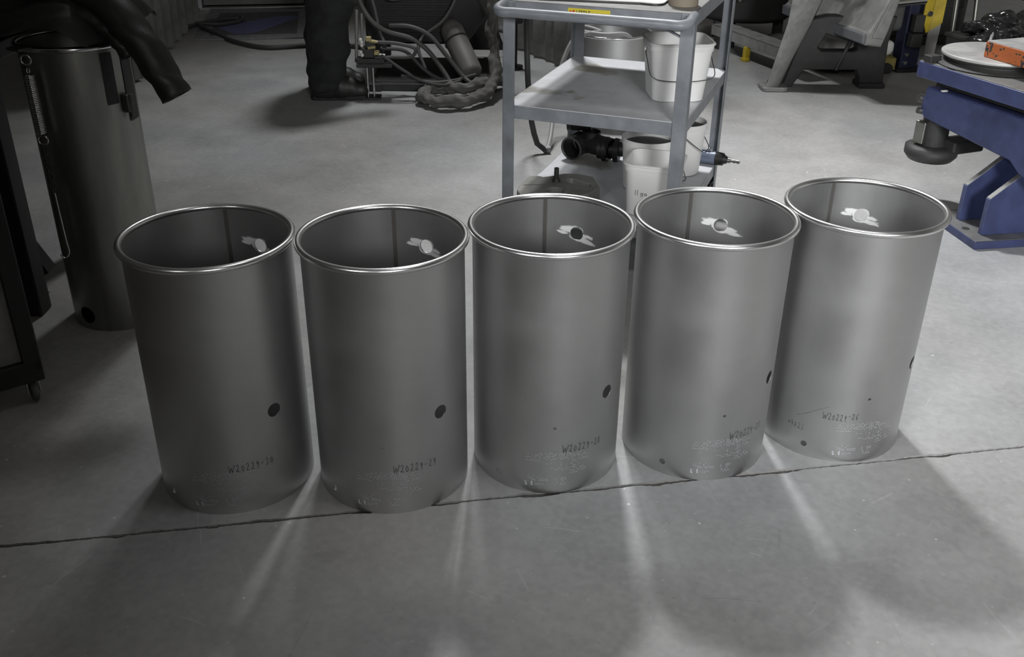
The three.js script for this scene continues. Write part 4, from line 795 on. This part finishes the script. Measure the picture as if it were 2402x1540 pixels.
// ---------------------------------------------------------------- worker (only lower legs are in view)
{
  const sdCap = (p, a, b, ra, rb) => { const pa = [p[0] - a[0], p[1] - a[1], p[2] - a[2]], ba = [b[0] - a[0], b[1] - a[1], b[2] - a[2]]; const t = Math.max(0, Math.min(1, (pa[0] * ba[0] + pa[1] * ba[1] + pa[2] * ba[2]) / (ba[0] ** 2 + ba[1] ** 2 + ba[2] ** 2))); return Math.hypot(pa[0] - ba[0] * t, pa[1] - ba[1] * t, pa[2] - ba[2] * t) - (ra + (rb - ra) * t); };
  const smin = (a, b, k) => { const h = Math.max(k - Math.abs(a - b), 0) / k; return Math.min(a, b) - h * h * k * 0.25; };
  function mesh(field, lo, size, N) { // cube of edge size from corner lo
    const mc = new MarchingCubes(N, M.skin, false, false, 400000); mc.isolation = 0;
    for (let k = 0; k < N; k++) for (let j = 0; j < N; j++) for (let i = 0; i < N; i++) mc.field[i + j * N + k * N * N] = -field([lo[0] + size * i / N, lo[1] + size * j / N, lo[2] + size * k / N]);
    mc.update(); const n = mc.count, pos = new Float32Array(mc.positionArray.slice(0, n * 3));
    for (let i = 0; i < n * 3; i++) pos[i] = lo[i % 3] + size * (pos[i] + 1) / 2;
    let g = new THREE.BufferGeometry(); g.setAttribute('position', new THREE.BufferAttribute(pos, 3));
    g = mergeVertices(g, 1e-5); g.computeVertexNormals(); const uv = new Float32Array(g.attributes.position.count * 2); for (let i = 0; i < uv.length / 2; i++) { uv[2 * i] = g.attributes.position.getX(i) + g.attributes.position.getZ(i); uv[2 * i + 1] = g.attributes.position.getY(i); } g.setAttribute('uv', new THREE.BufferAttribute(uv, 2)); return g;
  }
  const chain = (p, list, k) => { let d = 9; for (const [a, b, ra, rb] of list) d = smin(d, sdCap(p, a, b, ra, rb), k); return d; };
  // local: +x is the way he faces, +z towards the lens; feet at z = +-0.12
  const o = thing('person', 'worker in dark baggy trousers and black boots standing left of the welding machine', 'person', [-1.005, 0, -5.45], 0.10);
  const hipY = 0.93;
  const legs = [[0.0, 0.11], [-0.028, -0.11]];
  const fold = (p) => 0.006 * Math.sin(p[1] * 62 + 5 * p[0] + 9 * p[2]) * Math.max(0, 1 - p[1] / 0.5) + 0.005 * Math.sin(p[1] * 27 - 14 * p[0]) + 0.004 * Math.sin(40 * p[0] + 21 * p[1]);
  part('trousers', mesh((p) => Math.max(chain(p, [
    ...legs.flatMap(([x, z]) => [[[x - 0.02, 0.10, z], [x - 0.005, 0.28, z], 0.098, 0.102], [[x - 0.005, 0.28, z], [x + 0.02, 0.50, z * 0.95], 0.102, 0.112], [[x + 0.02, 0.50, z * 0.95], [x, hipY, z * 0.72], 0.112, 0.13]]),
    [[0, 0.95, 0.07], [0, 0.95, -0.07], 0.145, 0.145], [[0, 1.02, 0.05], [0, 1.02, -0.05], 0.135, 0.135]], 0.05) + fold(p), 0.055 + 0.015 * Math.sin(9 * p[0]) - p[1], p[1] - 1.08), [-0.56, 0.0, -0.56], 1.12, 96), M.denim, o);
  for (const [x, z] of legs) {
    const bt = part('boot', mesh((p) => { const q = [p[0] - x, p[1], p[2] - z]; return Math.max(chain(q, [[[-0.06, 0.052, 0], [0.03, 0.055, 0], 0.046, 0.048], [[0.03, 0.052, 0], [0.155, 0.046, 0.008], 0.050, 0.046], [[-0.05, 0.06, 0], [-0.035, 0.17, 0], 0.052, 0.058], [[0.0, 0.11, 0], [0.09, 0.07, 0], 0.042, 0.045]], 0.05) + 0.0015 * Math.sin(90 * q[0]) , 0.012 - q[1]); }, [x - 0.16, -0.06, z - 0.21], 0.42, 64), M.boot, o);
    part('sole', extrude(shape([[-0.112, -0.02], [-0.105, 0.03], [-0.05, 0.044], [0.04, 0.046], [0.12, 0.054], [0.185, 0.040], [0.205, 0.0], [0.18, -0.044], [0.1, -0.05], [0.03, -0.044], [-0.06, -0.044], [-0.1, -0.038]]), 0.026, 0.004).rotateX(-Math.PI / 2).translate(x, 0, z), M.blackRubber, bt);
  }
  // upper body: torso, arms, neck and head, one surface
  const sh = 1.44, arms = [1, -1].flatMap((s) => [[[0, sh, 0.17 * s], [0.03, 1.17, 0.25 * s], 0.058, 0.045], [[0.03, 1.17, 0.25 * s], [0.24, 1.06, 0.17 * s], 0.042, 0.030]]);
  const hands = [1, -1].flatMap((s) => { const b = [0.25, 1.055, 0.165 * s], l = [[[...b], [0.33, 1.03, 0.15 * s], 0.026, 0.032]]; [-1.5, -0.5, 0.5, 1.5].forEach((f, i) => { const y = 1.03 + 0.017 * f, z0 = 0.15 * s; l.push([[0.335, y, z0], [0.375, y - 0.01, z0 - 0.012 * s], 0.0095, 0.009], [[0.375, y - 0.01, z0 - 0.012 * s], [0.395 - 0.006 * Math.abs(f), y - 0.03, z0 - 0.03 * s], 0.009, 0.0078]); }); l.push([[0.29, 1.06, 0.15 * s], [0.33, 1.085, 0.125 * s], 0.013, 0.0105], [[0.33, 1.085, 0.125 * s], [0.355, 1.08, 0.11 * s], 0.0105, 0.009]); return l; });
  const head = (p) => { const q = [(p[0] - 0.045) / 0.098, (p[1] - 1.68) / 0.125, p[2] / 0.078]; let d = (Math.hypot(...q) - 1) * 0.08; d = smin(d, sdCap(p, [0.09, 1.60, 0], [0.115, 1.585, 0], 0.042, 0.03), 0.03); d = smin(d, sdCap(p, [0.142, 1.69, 0], [0.162, 1.655, 0], 0.008, 0.015), 0.02); for (const s of [1, -1]) { d = Math.max(d, -sdCap(p, [0.146, 1.685, 0.03 * s], [0.15, 1.685, 0.036 * s], 0.012, 0.012)); d = smin(d, sdCap(p, [0.03, 1.70, 0.078 * s], [0.035, 1.66, 0.078 * s], 0.018, 0.012), 0.01); } d = Math.max(d, -sdCap(p, [0.15, 1.615, 0.02], [0.15, 1.615, -0.02], 0.006, 0.006)); return d; };
  const body = (p) => { let d = chain(p, [[[0, 1.0, 0], [0, 1.2, 0], 0.10, 0.11], [[0, 1.2, 0.05], [0, sh - 0.06, 0.08], 0.10, 0.10], [[0, 1.2, -0.05], [0, sh - 0.06, -0.08], 0.10, 0.10], [[0, sh, 0], [0.03, 1.62, 0], 0.062, 0.055], ...arms], 0.06); d = smin(d, head(p), 0.03); let h = 9; for (const [a, b, ra, rb] of hands) h = smin(h, sdCap(p, a, b, ra, rb), 0.008); return smin(d, h, 0.02); };
  part('body', join([mesh((p) => Math.max(body(p), p[0] - 0.23 + 9 * (p[1] > 1.5 ? -1 : 0)), [-0.45, 0.95, -0.45], 0.92, 110), mesh((p) => Math.max(body(p), 0.225 - p[0]), [0.2, 0.94, -0.2], 0.4, 110).clone()]), M.skin, o);
  part('shirt', mesh((p) => Math.max(chain(p, [[[0, 1.0, 0], [0, 1.2, 0], 0.135, 0.13], [[0, 1.2, 0.05], [0, sh - 0.06, 0.08], 0.118, 0.118], [[0, 1.2, -0.05], [0, sh - 0.06, -0.08], 0.118, 0.118], ...[1, -1].flatMap((s) => [[[0, sh, 0.16 * s], [0.03, 1.17, 0.25 * s], 0.074, 0.062], [[0.03, 1.17, 0.25 * s], [0.20, 1.08, 0.185 * s], 0.058, 0.045]])], 0.05) + fold(p), 0.96 - p[1], p[1] - 1.51 - 0.0 * p[0]), [-0.5, 0.92, -0.5], 1.0, 84), M.shirt, o);
  part('hair', mesh((p) => Math.max((Math.hypot((p[0] - 0.038) / 0.104, (p[1] - 1.69) / 0.127, p[2] / 0.086) - 1) * 0.085, 1.66 + 0.5 * (p[0] - 0.02) - p[1], p[0] - 0.118 + 0.25 * Math.max(0, 1.78 - p[1])), [-0.15, 1.5, -0.2], 0.4, 56), M.hair, o);
}

renderer.render(scene, camera);
